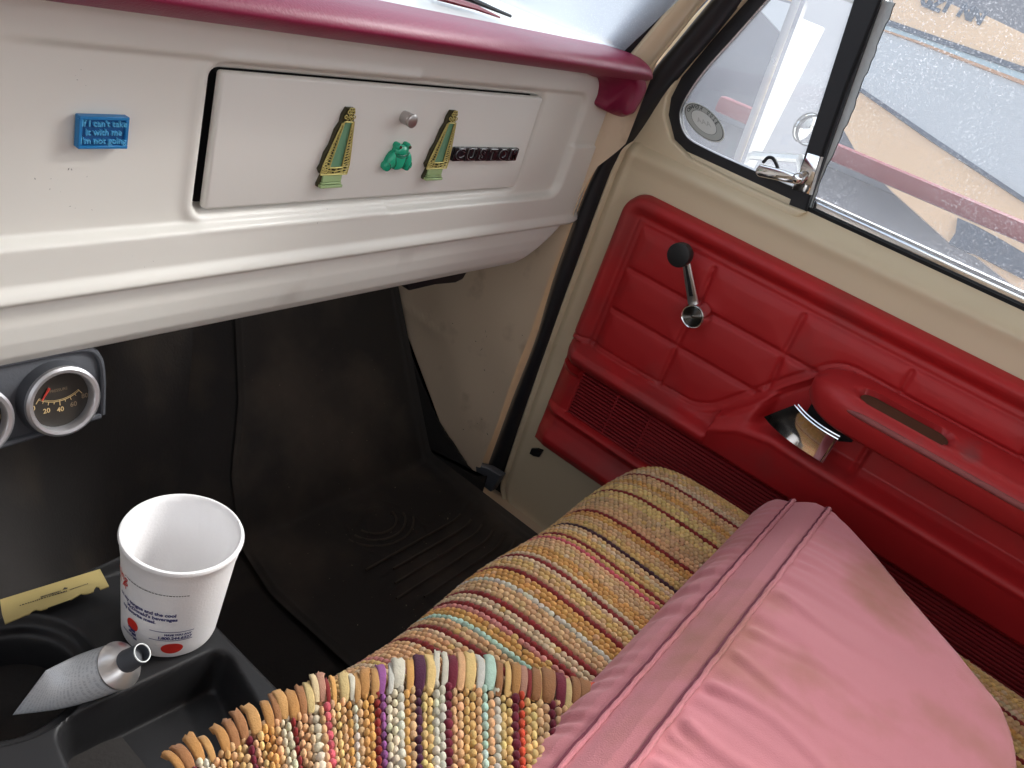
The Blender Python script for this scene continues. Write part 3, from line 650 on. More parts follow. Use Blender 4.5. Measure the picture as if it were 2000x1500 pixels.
for j, z in enumerate(zc):
    y0 = float(fe(z)); ys = y0 + uu * (-.70 - y0)
    dl = np.minimum(y0 - ys, 10)
    dz = z - .515; de = np.minimum(dl, dz * 1.0)
    x = np.full_like(ys, XD) - .0 - .004 * np.exp(-((de - .009) / .0035) ** 2) + .003 * np.exp(-((de - .0155) / .0015) ** 2) - .0025 * np.exp(-((de - .026) / .006) ** 2) + .012 * sst(.006, 0, de)
    roll = sst(1.232, 1.268, np.array(z)); x = x + .026 * roll ** 1.6 - .003 * np.exp(-((z - 1.236) / .012) ** 2)
    P[:, j] = np.stack([x, ys, np.full_like(ys, z)], 1)
grid('door_shell', P, M['cream'], door, flip=True, ang=70)
hole = prism('panel_edge_hole', [onX(p, 1.164) for p in [(1038, 876), (1050, 876), (1060, 880), (1052, 893), (1042, 891), (1034, 886)]], (.004, 0, 0), M['black'], door, smooth=False)

# window sill line, outer belt trim
SX = 1.196
box('sill_gap', (1.199, -.21, 1.262), (.010, .98, .012), M['black'], door)
bm = bmesh.new(); bbox(bm, (1.216, -.21, 1.270), (.022, .98, .024), .006, 3); mkbm('belt_trim', bm, M['chrome'], door)
box('outer_skin', (1.245, -.07, .95), (.04, 1.28, .64), M['hood'], door, bev=.012)
# upper frame: cream strip between body seal and vent frame
fo = [onX(p, 1.18) for p in [(1382, 0), (1318, 68), (1250, 168), (1212, 248), (1190, 320)]]
fi = [onX(p, 1.18) for p in [(1450, 0), (1385, 73), (1322, 150), (1302, 190), (1297, 224), (1309, 272), (1345, 308), (1440, 357), (1540, 402), (1574, 415)]]
top_o = fo[0] + (fo[0] - fo[1]) / (fo[0][2] - fo[1][2]) * (1.80 - fo[0][2]); top_i = fi[0] + (fi[0] - fi[1]) / (fi[0][2] - fi[1][2]) * (1.77 - fi[0][2])
poly = [top_o] + fo + [np.array([1.18, .575, 1.20]), np.array([1.18, .44, 1.20]), np.array([1.18, .28, 1.25])] + fi[::-1] + [top_i]
prism('door_frame', poly, (.03, 0, 0), M['cream'], door, bev=.004, seg=3)
box('frame_header', (1.195, -.13, 1.80), (.05, 1.14, .06), M['cream'], door, bev=.01)
box('frame_rear', (1.195, -.675, 1.53), (.05, .05, .54), M['cream'], door, bev=.008)
# vent window
vent = thing('vent', '', '', (1.2, .42, 1.26)); bpy.data.objects.remove(vent)
vo = [(1448, 0), (1385, 73), (1320, 152), (1300, 192), (1296, 224), (1308, 272), (1344, 308), (1440, 356), (1540, 401), (1572, 413)]
vi = [(1496, 0), (1436, 68), (1372, 140), (1334, 198), (1327, 232), (1341, 268), (1382, 293), (1462, 329), (1550, 366), (1582, 382)]
VO = [onX(p, 1.196) for p in vo]; VI = [onX(p, 1.196) for p in vi]
eo = VO[0] + (VO[0] - VO[1]) / (VO[0][2] - VO[1][2]) * (1.77 - VO[0][2]); ei = VI[0] + (VI[0] - VI[1]) / (VI[0][2] - VI[1][2]) * (1.76 - VI[0][2])
VO, VI = crom([eo] + VO, 5), crom([ei] + VI, 5)
ventf = strip('vent_frame', VO, VI, (.016, 0, 0), M['rubber'], door, ang=50)
ventf['label'] = 'black rubber frame of the triangular vent window'
sec_i = crom([ei] + [onX(p, 1.200) for p in vi], 5)
tube('vent_bead', sec_i, .0028, M['satin'], ventf, n=6)
# division bar
def barpt(p, x=1.192): return onX(p, x)
b0, b1 = barpt((1548, 378)), barpt((1668, 0)); c0, c1 = barpt((1574, 413)), barpt((1720, 0))
up_ = lambda a, b, z: a + (b - a) * ((z - a[2]) / (b[2] - a[2]))
bar = strip('division_bar', [up_(b0, b1, 1.255), b0, b1, up_(b0, b1, 1.77)], [up_(c0, c1, 1.25), c0, c1, up_(c0, c1, 1.77)], (.024, 0, 0), M['rubber'], door)
bar['label'] = 'black upright bar between the vent window and door glass'
strip('bar_channel', [onX(p, 1.190) for p in [(1571, 412), (1600, 309), (1650, 165), (1716, 0)]], [onX(p, 1.190) for p in [(1575, 413), (1604, 310), (1655, 166), (1722, 0)]], (.006, 0, 0), M['black'], bar)
prism('latch_plate', [onX(p, 1.1905) for p in [(1577, 298), (1608, 307), (1585, 381), (1546, 370)]], (.006, 0, 0), M['chrome'], bar, bev=.001)
strip('plate_edge', [onX(p, 1.1895) for p in [(1603, 306), (1580, 380)]], [onX(p, 1.1895) for p in [(1608, 307), (1585, 381)]], (.004, 0, 0), M['satin'], bar)
# vent latch
lp = [onX(p, 1.176) for p in [(1474, 338), (1476, 330), (1484, 320), (1530, 331), (1556, 340), (1562, 350), (1552, 360), (1500, 349), (1480, 345)]]
latch = prism('vent_latch', lp, (.010, 0, 0), M['chrome'], ventf, bev=.0025, seg=3)
lathe('latch_pivot', [(.0085, 0), (.0085, .006), (.006, .010), (.003, .011)], onX((1560, 349), 1.184), (-1, 0, .15), M['chrome'], ventf, n=28)
tube('latch_post', [onX((1560, 352), 1.180), onX((1572, 340), 1.190)], .0055, M['steel'], ventf, n=16)
tube('latch_loop', crom([onX(p, 1.182) for p in [(1490, 318), (1500, 308), (1510, 310), (1517, 322), (1520, 332)]], 5), .0025, M['rubber'], ventf, n=8)
# glass
gv = [onX(p, 1.205) for p in vi[:-1]] ; pv = [ei + [.009, 0, 0]] + gv + [onX((1552, 372), 1.205), onX((1640, 100), 1.205)]; pv += [up_(onX((1552, 372), 1.205), onX((1672, 0), 1.205), 1.76)]
vg = prism('vent_glass', pv, (.003, 0, 0), M['vglass'], door, smooth=False)
gz0 = up_(c0, c1, 1.262); gz1 = up_(c0, c1, 1.77)
pg = [(1.205, gz0[1] + .012, 1.258), (1.205, -.66, 1.258), (1.205, -.66, 1.775), (1.205, gz1[1] + .012, 1.775)]
dg_ = prism('door_glass', pg, (.004, 0, 0), M['glass'], door, smooth=False); dg_['label'] = 'dust speckled door window glass'
ea = [(1574, 413), (1604, 309), (1655, 166), (1722, 0)]; n_ = 40
EA, EB = [], []
for k in range(n_ + 1):
    t = k / n_; x_ = np.interp(t, [0, .25, .6, 1], [1576, 1606, 1657, 1724]); y_ = np.interp(t, [0, .25, .6, 1], [413, 309, 166, 0]); wv = 6 + 18 * sst(0, .5, t) + 2.0 * math.sin(k * 1.9) * rnd.random() + 1.2 * math.sin(k * .7)
    EA.append(onX((x_, y_), 1.203)); EB.append(onX((x_ + wv, y_ + wv * .25), 1.203))
strip('glass_seal', EA, EB, (.0015, 0, 0), M['edge'], dg_)
tube('seal_edge', [b + [-.0003, 0, 0] for b in EB], .0006, M['rubber'], dg_, n=5)
# sticker on the vent glass (seen from inside, so its print is mirrored)
scn = onX((1375, 239), 1.2045)
ua = onX((1412, 254), 1.2045) - scn; ub = onX((1366, 205), 1.2045) - scn
st = thing('reward_sticker', 'oval grey and white reward sticker on the vent glass, print reversed', 'sticker', scn)
ua_l, ub_l = np.linalg.norm(ua), np.linalg.norm(ub)
def spt(a, r, d=0): return scn + r * (ua * math.cos(a) + ub * math.sin(a)) + np.array([-d, 0, 0])
N_ = 48
def oval(name, r0, r1, mt, d, par): 
    A = [spt(2 * math.pi * k / N_, r0, d) for k in range(N_)]; 
    if r1 is None: return mk(name, A, [tuple(range(N_))], mt, par, smooth=False)
    B = [spt(2 * math.pi * k / N_, r1, d) for k in range(N_)]
    return mk(name, A + B, [(k, (k + 1) % N_, N_ + (k + 1) % N_, N_ + k) for k in range(N_)], mt, par, smooth=False)
oval('disc', 1.06, None, M['stickw'], 0, st); oval('ring', .98, .66, M['stickg'], .0003, st); oval('outline', 1.0, .96, M['stickd'], .0005, st); oval('inner_line', .665, .645, M['stickd'], .0005, st)
msg = '$200 REWARD'
for k, ch in enumerate(msg):
    if ch == ' ': continue
    a = R(22 + (150 - 22) * k / (len(msg) - 1)); o_ = spt(a, .82, .0006); tg = spt(a + .05, .82) - spt(a - .05, .82); nrm = np.cross([1, 0, 0], tg)
    if nrm @ (o_ - scn) < 0: nrm = -nrm
    text('lettering', ch, .0078, o_, tg, nrm, M['stickd'], st, off=.0001)
text('emblem', 'AAA', .012, scn + [-.0006, 0, 0], -ua, ub, M['stickg'], st)

# ---- red trim panel
trim = mk('trim_panel', [(0, 0, 0)], [], None, door); bpy.data.objects.remove(trim)
Y0, Y1, Z0, Z1 = -.66, .525, .704, 1.192
yy = np.linspace(Y1, Y0, 470); zz = np.linspace(Z0, Z1, 215)
Yg, Zg = np.meshgrid(yy, zz, indexing='ij'); PT = np.stack([Yg.ravel(), Zg.ravel()], 1)
dt = -rrect(Yg, Zg, Y0 - .3, Y1, Z0 - .2, Z1, .038)
weltp = [(.56, .927), (.42, .927), (.33, .928), (.30, .929), (.284, .931), (.264, .940), (.248, .952), (.221, .985), (.182, 1.033), (.152, 1.068), (.138, 1.085), (.122, 1.097), (.105, 1.101), (.076, 1.101), (0, 1.100), (-.3, 1.10), (-.8, 1.10)]
wl = crom(weltp, 4); o_ = np.argsort(wl[:, 0]); wz = np.interp(Yg, wl[o_, 0], wl[o_, 1]); dw = segdist(PT, wl).reshape(Yg.shape)
upm = Zg > wz
# upper part
hU = np.interp(dt, [0, .002, .006, .012, .018, .024, .030, .0335, .037, .041, .044, .047, .06], [0, .012, .021, .0245, .0235, .019, .0125, .0105, .0125, .0125, .0110, .0140, .0160])
pleats = [[(.491, 1.077), (.146, 1.076)], [(.49, 1.004), (.205, 1.004)], [(.349, 1.147), (.346, 1.09), (.350, 1.02), (.349, .935)], [(.201, 1.15), (.200, 1.08), (.196, 1.017)], [(.042, 1.15), (.041, 1.105)], [(-.12, 1.15), (-.12, 1.105)], [(-.28, 1.15), (-.28, 1.105)]]
dp = np.min([segdist(PT, l) for l in pleats], axis=0).reshape(Yg.shape)
inn = sst(.046, .052, dt)
hU = hU - inn * (.0042 * np.exp(-(dp / .0035) ** 2)) + inn * .004 * (1 - np.exp(-(np.minimum(dp, np.minimum(dw, dt - .045)) / .02)))
hU -= .0035 * np.exp(-((dw - .008) / .0022) ** 2)
# lower part
zr = np.interp(Yg, [.10, .15, .20, .25, .27], [.967, .967, .955, .925, .912])
pk = sst(.196, .172, Yg - .10 * np.maximum(Zg - 1.0, 0) * 1.2)
def knots(y_, zr_, wz_, pk_):
    fl = .044 * (1 - pk_) + .012 * pk_
    back = sst(.20, .05, y_)
    zk = [.704, .7065, .714, .726, .735, .745, .758, .770, .779, .786, .7915, .796, .877, .8785]
    hk = [.0, .012, .022, .030, .031, .026, .016, .012, .018, .028, .026, .006, .006, .008]
    zk += [min(.893, zr_ - .03), zr_ - .012, zr_ - .004, zr_ + .003, zr_ + .010, zr_ + .02, max(zr_ + .0205, wz_ - .018), wz_ - .006, wz_, wz_ + .1]
    hk += [.036, .050 + .006 * back, .054 + .006 * back, .052 + .004 * back, .046 * (1 - pk_) + .026 * pk_, fl, fl * .75 + .004, .020, .0165, .0165]
    return zk, hk
hL = np.zeros_like(Yg)
for i in range(len(yy)):
    j_ = len(zz) // 2; pkc = pk[i, np.abs(zz - 1.0).argmin()]
    zk, hk = knots(yy[i], zr[i, 0], wz[i, 0], pkc)
    if wz[i, 0] - zr[i, 0] < .03: zk = zk[:14] + [.889, .900, .906, .912, .917, .921, .9235, wz[i, 0] - .001, wz[i, 0], wz[i, 0] + .1]; hk = hk[:14] + [.034, .046, .050, .050, .044, .034, .026, .019, .0165, .0165]
    hL[i] = np.interp(zz, zk, hk)
gm = (Zg > .793) & (Zg < .8785)
hL = np.where(gm & (Yg > .479), .016 + .02 * sst(.86, .88, Zg), hL)
edge = sst(0, .010, np.minimum(dt, 1)); hL = hL * np.clip(np.minimum(dt, 1) / .030, 0, 1) ** .6
hL -= .003 * np.exp(-((dw - .007) / .002) ** 2) + .002 * np.exp(-((dw - .014) / .002) ** 2)
hL -= .008 * pk * np.exp(-((Yg - .036) / .004) ** 2) * ((Zg > .972) & (Zg < 1.03))
hL += .007 * pk * sst(.036, .030, Yg) * sst(.966, .990, Zg) * (Zg < 1.06)
Hh = blur(np.where(upm, hU, hL), 1)
trim = rc_ = .038; zt_ = Z1 - (rc_ - np.sqrt(np.maximum(rc_ ** 2 - np.maximum(yy - (Y1 - rc_), 0) ** 2, 0))); zt_ = np.maximum(zt_, Z1 - rc_)
trim = grid('trim_panel', np.stack([XD - .001 - Hh, Yg, np.minimum(Zg, zt_[:, None])], -1), M['red'], door, ang=75)
trim['label'] = 'red quilted vinyl trim panel with moulded lower half'
# speaker grille and ribs
parts = []
for k in range(13):
    z = .7975 + k * .0064
    for (ya, yb, h_) in ((.478, .338, .0125), (.338, -.60, .0125)):
        bm = bmesh.new(); bbox(bm, (XD - h_, (ya + yb) / 2, z), (.008, ya - yb, .0034 if ya > .4 else .0044), .0008, 1)
        bm.verts.index_update(); parts.append((np.array([tuple(v.co) for v in bm.verts]), [tuple(v.index for v in f.verts) for f in bm.faces])); bm.free()
V_, F_ = joinvf(parts); mk('speaker_grille', V_, F_, M['grille'], trim, smooth=False)['kind'] = 'stuff'
box('grille_opening', (XD - .0085, .408, .836), (.003, .139, .082), M['black'], trim)
box('grille_divider', (XD - .0125, .404, .836), (.007, .003, .082), M['grille'], trim)
box('grille_divider', (XD - .0125, .338, .836), (.009, .003, .082), M['grille'], trim)

# armrest
ny, ns = 120, 60
ay = np.linspace(.146, -.66, ny)
csec = crom([(1.150, 1.106), (1.125, 1.1045), (1.100, 1.1015), (1.080, 1.0975), (1.0705, 1.087), (1.0700, 1.072), (1.078, 1.052), (1.086, 1.043), (1.105, 1.036), (1.150, 1.031)], 6)
cs = np.stack([np.interp(np.linspace(0, 1, ns), np.linspace(0, 1, len(csec)), csec[:, i]) for i in (0, 1)], 1)
P = np.zeros((ny, ns, 3))
for i, y in enumerate(ay):
    t = np.clip((.146 - y) / .075, 0, 1); s_ = math.sqrt(max(0, 1 - (1 - t) ** 2.2)); s_ = max(s_, .02)
    x = 1.152 + (cs[:, 0] - 1.152) * (s_ ** .8); zt_ = 1.1005 - .028 * (1 - s_) ; z = zt_ + (cs[:, 1] - 1.1005) * s_
    P[i] = np.stack([x, np.full(ns, y), z], 1)
sd_ = rrect(P[..., 1], P[..., 0], -.043, .079, 1.080, 1.118, .0185); dep = .020 * sst(.001, -.003, sd_) * (np.arange(ns)[None] < ns * .45)
P[..., 2] -= dep; P[..., 0] += dep * .4
arm = grid('armrest', P, M['redworn'], door, ang=80); arm['label'] = 'worn red padded armrest with a slot along its top'
sl_ = [(np.array([1.0992 + b, .018 + a, 1.0990 + b * .10])) for a, b in rr_loop(.0585, .0172, .0168, 8)]
mk('slot_liner', [p + [0, 0, -.0035] for p in sl_], [tuple(range(len(sl_)))], mat('slot_brown', (.085, .03, .012), .8), arm, smooth=False)
rg = [(1.0692 + .02 * sst(.07, .11, y), y, 1.0815 - .006 * sst(.06, .11, y)) for y in np.linspace(.105, -.64, 60)]
tube('worn_ridge', rg, np.interp(np.linspace(0, 1, 60), [0, .06, .9, 1], [.001, .0042, .0042, .0042]), M['worn'], arm, n=10, ang=90)
# pull handle
hk_ = [((.176, .991, 1.1195), (.146, 1.0335, 1.1125)), ((.162, .988, 1.114), (.137, 1.031, 1.1095)), ((.143, .986, 1.1085), (.122, 1.0275, 1.1065)), ((.118, .9845, 1.1045), (.104, 1.0255, 1.1040)), ((.094, .984, 1.1030), (.088, 1.025, 1.1030)), ((.074, .983, 1.1035), (.073, 1.025, 1.1035))]
a_ = crom([(k[0][2], k[0][0], k[0][1]) for k in hk_], 4); b_ = crom([(k[1][2], k[1][0], k[1][1]) for k in hk_], 4)
rows = [[a + (b - a) * t + np.array([.002 * math.sin(math.pi * t), 0, 0]) for t in np.linspace(0, 1, 8)] for a, b in zip(a_, b_)]
hd = thing('pull_handle_tmp', '', '', (0, 0, 0)); bpy.data.objects.remove(hd)
hp = np.array(rows); back = hp + [.006, 0, 0]
front_v = hp.reshape(-1, 3); nr_, nc_ = hp.shape[:2]
V_ = np.vstack([front_v, back.reshape(-1, 3)]); F_ = gridf(nr_, nc_) + [tuple(i + nr_ * nc_ for i in f[::-1]) for f in gridf(nr_, nc_)]
ring_ = [j for j in range(nc_)] + [i * nc_ + nc_ - 1 for i in range(1, nr_)] + [(nr_ - 1) * nc_ + j for j in range(nc_ - 2, -1, -1)] + [i * nc_ for i in range(nr_ - 2, 0, -1)]
K_ = nr_ * nc_
F_ += [(ring_[i], ring_[(i + 1) % len(ring_)], ring_[(i + 1) % len(ring_)] + K_, ring_[i] + K_) for i in range(len(ring_))]
bm = bmesh.new(); vs_ = [bm.verts.new(v) for v in V_]
for f in F_: bm.faces.new([vs_[i] for i in f])
handle = mkbm('pull_handle', bm, M['chrome'], door, ang=50)
tube('handle_rim', [r[-1] + np.array([-.0006, 0, 0]) for r in hp], .0013, M['chrome'], handle, n=8)
tube('handle_rim', [r[-1] + np.array([.001, .0, .0045]) for r in hp[2:]], .0012, M['chrome'], handle, n=8)
tube('handle_rim', [hp[-1][j] + np.array([-.0004, .003, 0]) for j in range(nc_)], .001, M['chrome'], handle, n=8)
prism('handle_pocket', [(1.136, .130, 1.042), (1.136, .062, 1.036), (1.136, .058, 1.018), (1.136, .09, 1.000), (1.136, .13, 1.0)], (.008, 0, 0), M['black'], handle, smooth=False)
# window crank
hub = np.array([1.148, .338, 1.0695]); kn = np.array([1.118, .3875, 1.150])
crank = lathe('window_crank', [(.0205, 0), (.0205, .010), (.0195, .016), (.0185, .022), (.0178, .0235), (.0165, .0225)], hub, (-1, 0, 0), M['chrome'], door, n=40); crank['label'] = 'chrome window crank with black knob'
prof_ = [(.0168, .0225)]
for k in range(5): r0_ = .0155 - k * .0028; prof_ += [(r0_, .0232), (r0_ - .0008, .0222), (r0_ - .0020, .0222)]
lathe('hub_cap', prof_ + [(.0014, .0228)], hub, (-1, 0, 0), M['steel'], crank, n=40)
ad = kn - hub; al = np.linalg.norm(ad[1:]); u_ = np.array([0, ad[1], ad[2]]) / al; v_ = np.cross([1, 0, 0], u_)
def apt(s_, w_, d): return hub + np.array([-d, 0, 0]) + u_ * s_ + v_ * w_
prism('crank_arm', [apt(.012, -.0085, .012), apt(.012, .0085, .012), apt(.06, .0068, .021), apt(.094, .0055, .026), apt(.094, -.0055, .026), apt(.06, -.0068, .021)], (-.0045, 0, 0), M['alu'], crank, bev=.0015, seg=3)
prism('arm_reflection', [apt(.030, -.0028, .0172), apt(.030, .0028, .0172), apt(.085, .0014, .0258), apt(.085, -.0014, .0258)], (-.0045, 0, 0), M['rubber'], crank, smooth=False)  # dark strip stands in for the reflection along the arm
ak = apt(.094, 0, .024)
lathe('crank_knob', [(.008, 0), (.009, .006), (.0155, .010), (.0178, .014), (.018, .026), (.0172, .0285), (.014, .0295), (.0001, .0296)], ak, (-1, 0, 0), M['blackplastic'], crank, n=36, cap=(True, False))

# rubber seal round the body opening
sR = [(1430, 0), (1376, 68), (1292, 168), (1240, 248), (1200, 305), (1168, 374), (1124, 498), (1096, 574), (1064, 668), (1020, 790), (979, 905), (970, 926)]
sL = [(1380, 0), (1318, 76), (1258, 152), (1212, 248), (1176, 300), (1136, 374), (1086, 508), (1062, 585), (1038, 668), (994, 780), (950, 900), (945, 915)]
SR, SL = [onX(p, 1.152) for p in sR], [onX(p, 1.150) for p in sL]
ex_ = lambda l: l[0] + (l[0] - l[1]) / (l[0][2] - l[1][2]) * (1.95 - l[0][2])
SR, SL = crom([ex_(SR)] + SR, 4), crom([ex_(SL)] + SL, 4)
rows = []
for a, b in zip(SL, SR):
    rows.append([a + (b - a) * t + np.array([-.012 * math.sin(math.pi * t) ** .6 + .012, 0, 0]) for t in np.linspace(0, 1, 10)] + [b + np.array([.035, 0, 0]), a + np.array([.035, 0, 0])])
sl2 = grid('door_seal', np.array(rows), M['rubber'], wrap=True, ang=60); tag(sl2, 'black rubber seal running up the door opening beside the dash', 'rubber seal')
#PART4
# ------------------------------------------------------------------ seat, woven covers, cushion
def seat_prof(n):
    p = crom([(.225, .57), (.242, .66), (.262, .76), (.279, .83), (.281, .855), (.274, .880), (.255, .905), (.225, .9195), (.17, .925), (.05, .926), (-.15, .924), (-.40, .918), (-.62, .915)], 8)
    d = np.r_[0, np.cumsum(np.linalg.norm(np.diff(p, axis=0), axis=1))]; return p, d
SP, SDm = seat_prof(0)
def seat_pt(x, s, lift=0.0):
    """x along the bench, s arc length from the front foot"""
    x, s = np.broadcast_arrays(np.asarray(x, float), np.asarray(s, float))
    y = np.interp(s, SDm, SP[:, 0]); z = np.interp(s, SDm, SP[:, 1])
    e = 1e-3; ty = np.interp(s + e, SDm, SP[:, 0]) - np.interp(s - e, SDm, SP[:, 0]); tz = np.interp(s + e, SDm, SP[:, 1]) - np.interp(s - e, SDm, SP[:, 1])
    L = np.hypot(ty, tz) + 1e-12; ny_, nz_ = tz / L, -ty / L
    k = np.clip((x - .945) / .062, 0, 1); drop = .062 * (1 - np.sqrt(np.clip(1 - k ** 2, 0, 1)))     # right end rolls down
    lump = .004 * np.sin(x * 9 + 1) * np.sin(s * 8) + .003 * np.sin(x * 23)
    o = lift - drop + lump * (1 - k)
    Nn = np.stack([k * .9, ny_, nz_], -1); Nn /= np.linalg.norm(Nn, axis=-1, keepdims=True)
    base = np.stack([x, y + ny_ * (o - lift), z + nz_ * (o - lift)], -1) + Nn * lift
    return base, Nn
bench = thing('bench_seat', 'bench seat under the striped woven cover, its base in the dark', 'seat', (.15, -.2, .55))
xs = np.concatenate([np.linspace(-.75, .94, 50, endpoint=False), np.linspace(.94, 1.004, 14)]); ss = np.linspace(0, SDm[-1], 90)
Pm, Nm = seat_pt(xs[:, None], ss[None], -.006)
grid('seat_cushion', Pm, M['weft'], bench, flip=True)
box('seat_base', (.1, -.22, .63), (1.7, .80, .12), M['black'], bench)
box('seat_back', (.1, -.64, 1.12), (1.7, .16, .55), M['weft'], bench, bev=.05, seg=4, rot=Matrix.Rotation(R(10), 3, 'X'))

# template knot: a small plump bead
def bead_tpl(nu=7, nv=4):
    V = [(0, 0, 1)]
    for i in range(1, nv):
        for k in range(nu):
            a, b = math.pi * i / nv * .62, 2 * math.pi * (k + .5 * (i % 2)) / nu
            V.append((math.sin(a) * math.cos(b) / math.sin(math.pi * .62 * (nv - 1) / nv) if False else math.sin(a) * math.cos(b), math.sin(a) * math.sin(b), math.cos(a)))
    Fc = [(0, 1 + k, 1 + (k + 1) % nu) for k in range(nu)]
    for i in range(nv - 2):
        for k in range(nu): Fc.append((1 + i * nu + k, 1 + (i + 1) * nu + k, 1 + (i + 1) * nu + (k + 1) % nu, 1 + i * nu + (k + 1) % nu))
    return np.array(V), Fc
BV, BF = bead_tpl(8, 5)
def beads(name, C, A, B, N, ra, rb, rn, dye, parent):
    """knots at C with axes A,B,N and radii; dye per knot"""
    n, m_ = len(C), len(BV)
    V = C[:, None] + BV[None, :, :1] * (A * ra[:, None])[:, None] + BV[None, :, 1:2] * (B * rb[:, None])[:, None] + BV[None, :, 2:] * (N * rn[:, None])[:, None]
    V = V.reshape(-1, 3); base = ORG[parent.name]
    q = [f for f in BF]; ln = np.array([len(f) for f in q]); flat = np.concatenate([np.array(f) for f in q])
    loops = (flat[None] + (np.arange(n) * m_)[:, None]).ravel(); tot = np.tile(ln, n); st_ = np.r_[0, np.cumsum(tot)[:-1]]
    me = bpy.data.meshes.new(name); me.vertices.add(len(V)); me.vertices.foreach_set('co', (V - base).astype(np.float32).ravel())
    me.loops.add(len(loops)); me.loops.foreach_set('vertex_index', loops.astype(np.int32))
    me.polygons.add(len(tot)); me.polygons.foreach_set('loop_start', st_.astype(np.int32)); me.polygons.foreach_set('loop_total', tot.astype(np.int32))
    me.update(calc_edges=True); me.validate(); me.shade_smooth()
    at = me.attributes.new('dye', 'FLOAT_COLOR', 'POINT'); cd = np.ones((len(V), 4), np.float32); cd[:, :3] = np.repeat(dye, m_, axis=0); at.data.foreach_set('color', cd.ravel())
    me.materials.append(M['cloth']); o = link(name, me, parent, base); o['kind'] = 'stuff'; return o
DY = dict(tan=(.54, .335, .17), beige=(.56, .405, .25), cream=(.60, .52, .36), orange=(.54, .28, .085), gold=(.57, .355, .13), yellow=(.62, .43, .17), white=(.52, .48, .38), grey=(.50, .48, .42), peach=(.60, .34, .17),
          pink=(.52, .20, .17), red=(.19, .018, .016), wine=(.13, .012, .025), dark=(.05, .015, .02), plum=(.06, .012, .035), purple=(.24, .075, .22), mint=(.38, .52, .42), scarlet=(.55, .07, .03), rose=(.50, .09, .11))
# striped cover on the bench
cov = thing('striped_cover', 'striped woven rag cover wrapped over the front edge of the bench seat', 'seat cover', (.65, .15, .60))
redpx = [(748, 1254), (780, 1238), (844, 1194), (868, 1178), (928, 1138), (960, 1114), (1028, 1070), (1092, 1032), (1140, 998), (1180, 982), (1232, 952), (1282, 936)]
def px2x(p): r = ray(*p); return r[0] / r[1] * .276
reds = [px2x(p) for p in redpx]; darks = [px2x((1060, 1048)), px2x((1268, 946))]
pitch = .0064; cols = np.arange(.30, 1.006, pitch); sp_ = .0066
wt = {'l': []}
C, A, B, N, ra, rb, rn, dy = [], [], [], [], [], [], [], []
fam = ['tan', 'gold', 'beige', 'orange', 'tan', 'tan', 'peach', 'beige', 'yellow', 'tan', 'cream', 'orange', 'beige', 'gold', 'gold', 'peach']
cur, left = 'tan', 0; rk = random.Random(21)
for ci, x in enumerate(cols):
    if left <= 0: cur = rk.choice(fam); left = rk.choice([1, 2, 2, 3, 3, 4])
    left -= 1; nm = cur; wid = 1.0
    if any(abs(x - q) < pitch / 2 for q in reds): nm, wid = 'red', 1.1
    if any(abs(x - q) < pitch / 2 for q in darks): nm, wid = 'dark', 1.0
    if abs(x - (px2x((900, 1150)))) < pitch / 2: nm = 'white'
    if abs(x - (px2x((830, 1215)))) < pitch / 2: nm = 'pink'
    if abs(x - (px2x((806, 1226)))) < pitch / 2: nm = 'mint'
    if abs(x - (px2x((1014, 1082)))) < pitch / 2: nm = 'rose'
    if abs(x - (px2x((690, 1290)))) < pitch / 2: nm = 'pink'
    s = np.arange(.16 + (ci % 2) * sp_ / 2, SDm[-1] - .30, sp_); s = s + nr.normal(0, .0004, len(s))
    xx = x + .0016 * np.sin(s * 22 + ci * .11) + nr.normal(0, .00025, len(s)) + .006 * np.sin(s * 3.0 + 1.2) * np.clip(1 - abs(x - .7) * 1.5, 0, 1)
    c, nn = seat_pt(xx, s, .0005); c2, _ = seat_pt(xx, s + .002, .0005); bb = c2 - c; bb /= np.linalg.norm(bb, axis=1, keepdims=True); aa = np.cross(bb, nn)
    base = np.array(DY[nm]); col = base[None] * (1 + nr.normal(0, .09, (len(s), 1))) * (1 + nr.normal(0, .03, (len(s), 3)))
    if nm not in ('red', 'dark', 'white', 'mint', 'rose'):
        sw = nr.rand(len(s)) < .10; col[sw] = np.array(DY[rk.choice(['beige', 'tan', 'peach', 'gold'])])
    C.append(c); A.append(aa); B.append(bb); N.append(nn); n_ = len(s)
    ra.append(np.full(n_, .0037 * wid) * (1 + nr.normal(0, .06, n_))); rb.append(np.full(n_, .0040 if nm not in ('red', 'dark') else .0046) * (1 + nr.normal(0, .06, n_))); rn.append(np.full(n_, .0033 if nm not in ('red', 'dark') else .0031) * (1 + nr.normal(0, .08, n_))); dy.append(np.clip(col, .004, .9))
cat_ = lambda l: np.concatenate(l)
beads('weave', cat_(C), cat_(A), cat_(B), cat_(N), cat_(ra), cat_(rb), cat_(rn), cat_(dy), cov)
Pm, _ = seat_pt(np.concatenate([np.linspace(.29, .94, 30, endpoint=False), np.linspace(.94, 1.008, 12)])[:, None], np.linspace(.09, SDm[-1] - .19, 80)[None], -.0008)
grid('ground_weave', Pm, M['weft'], cov, flip=True)

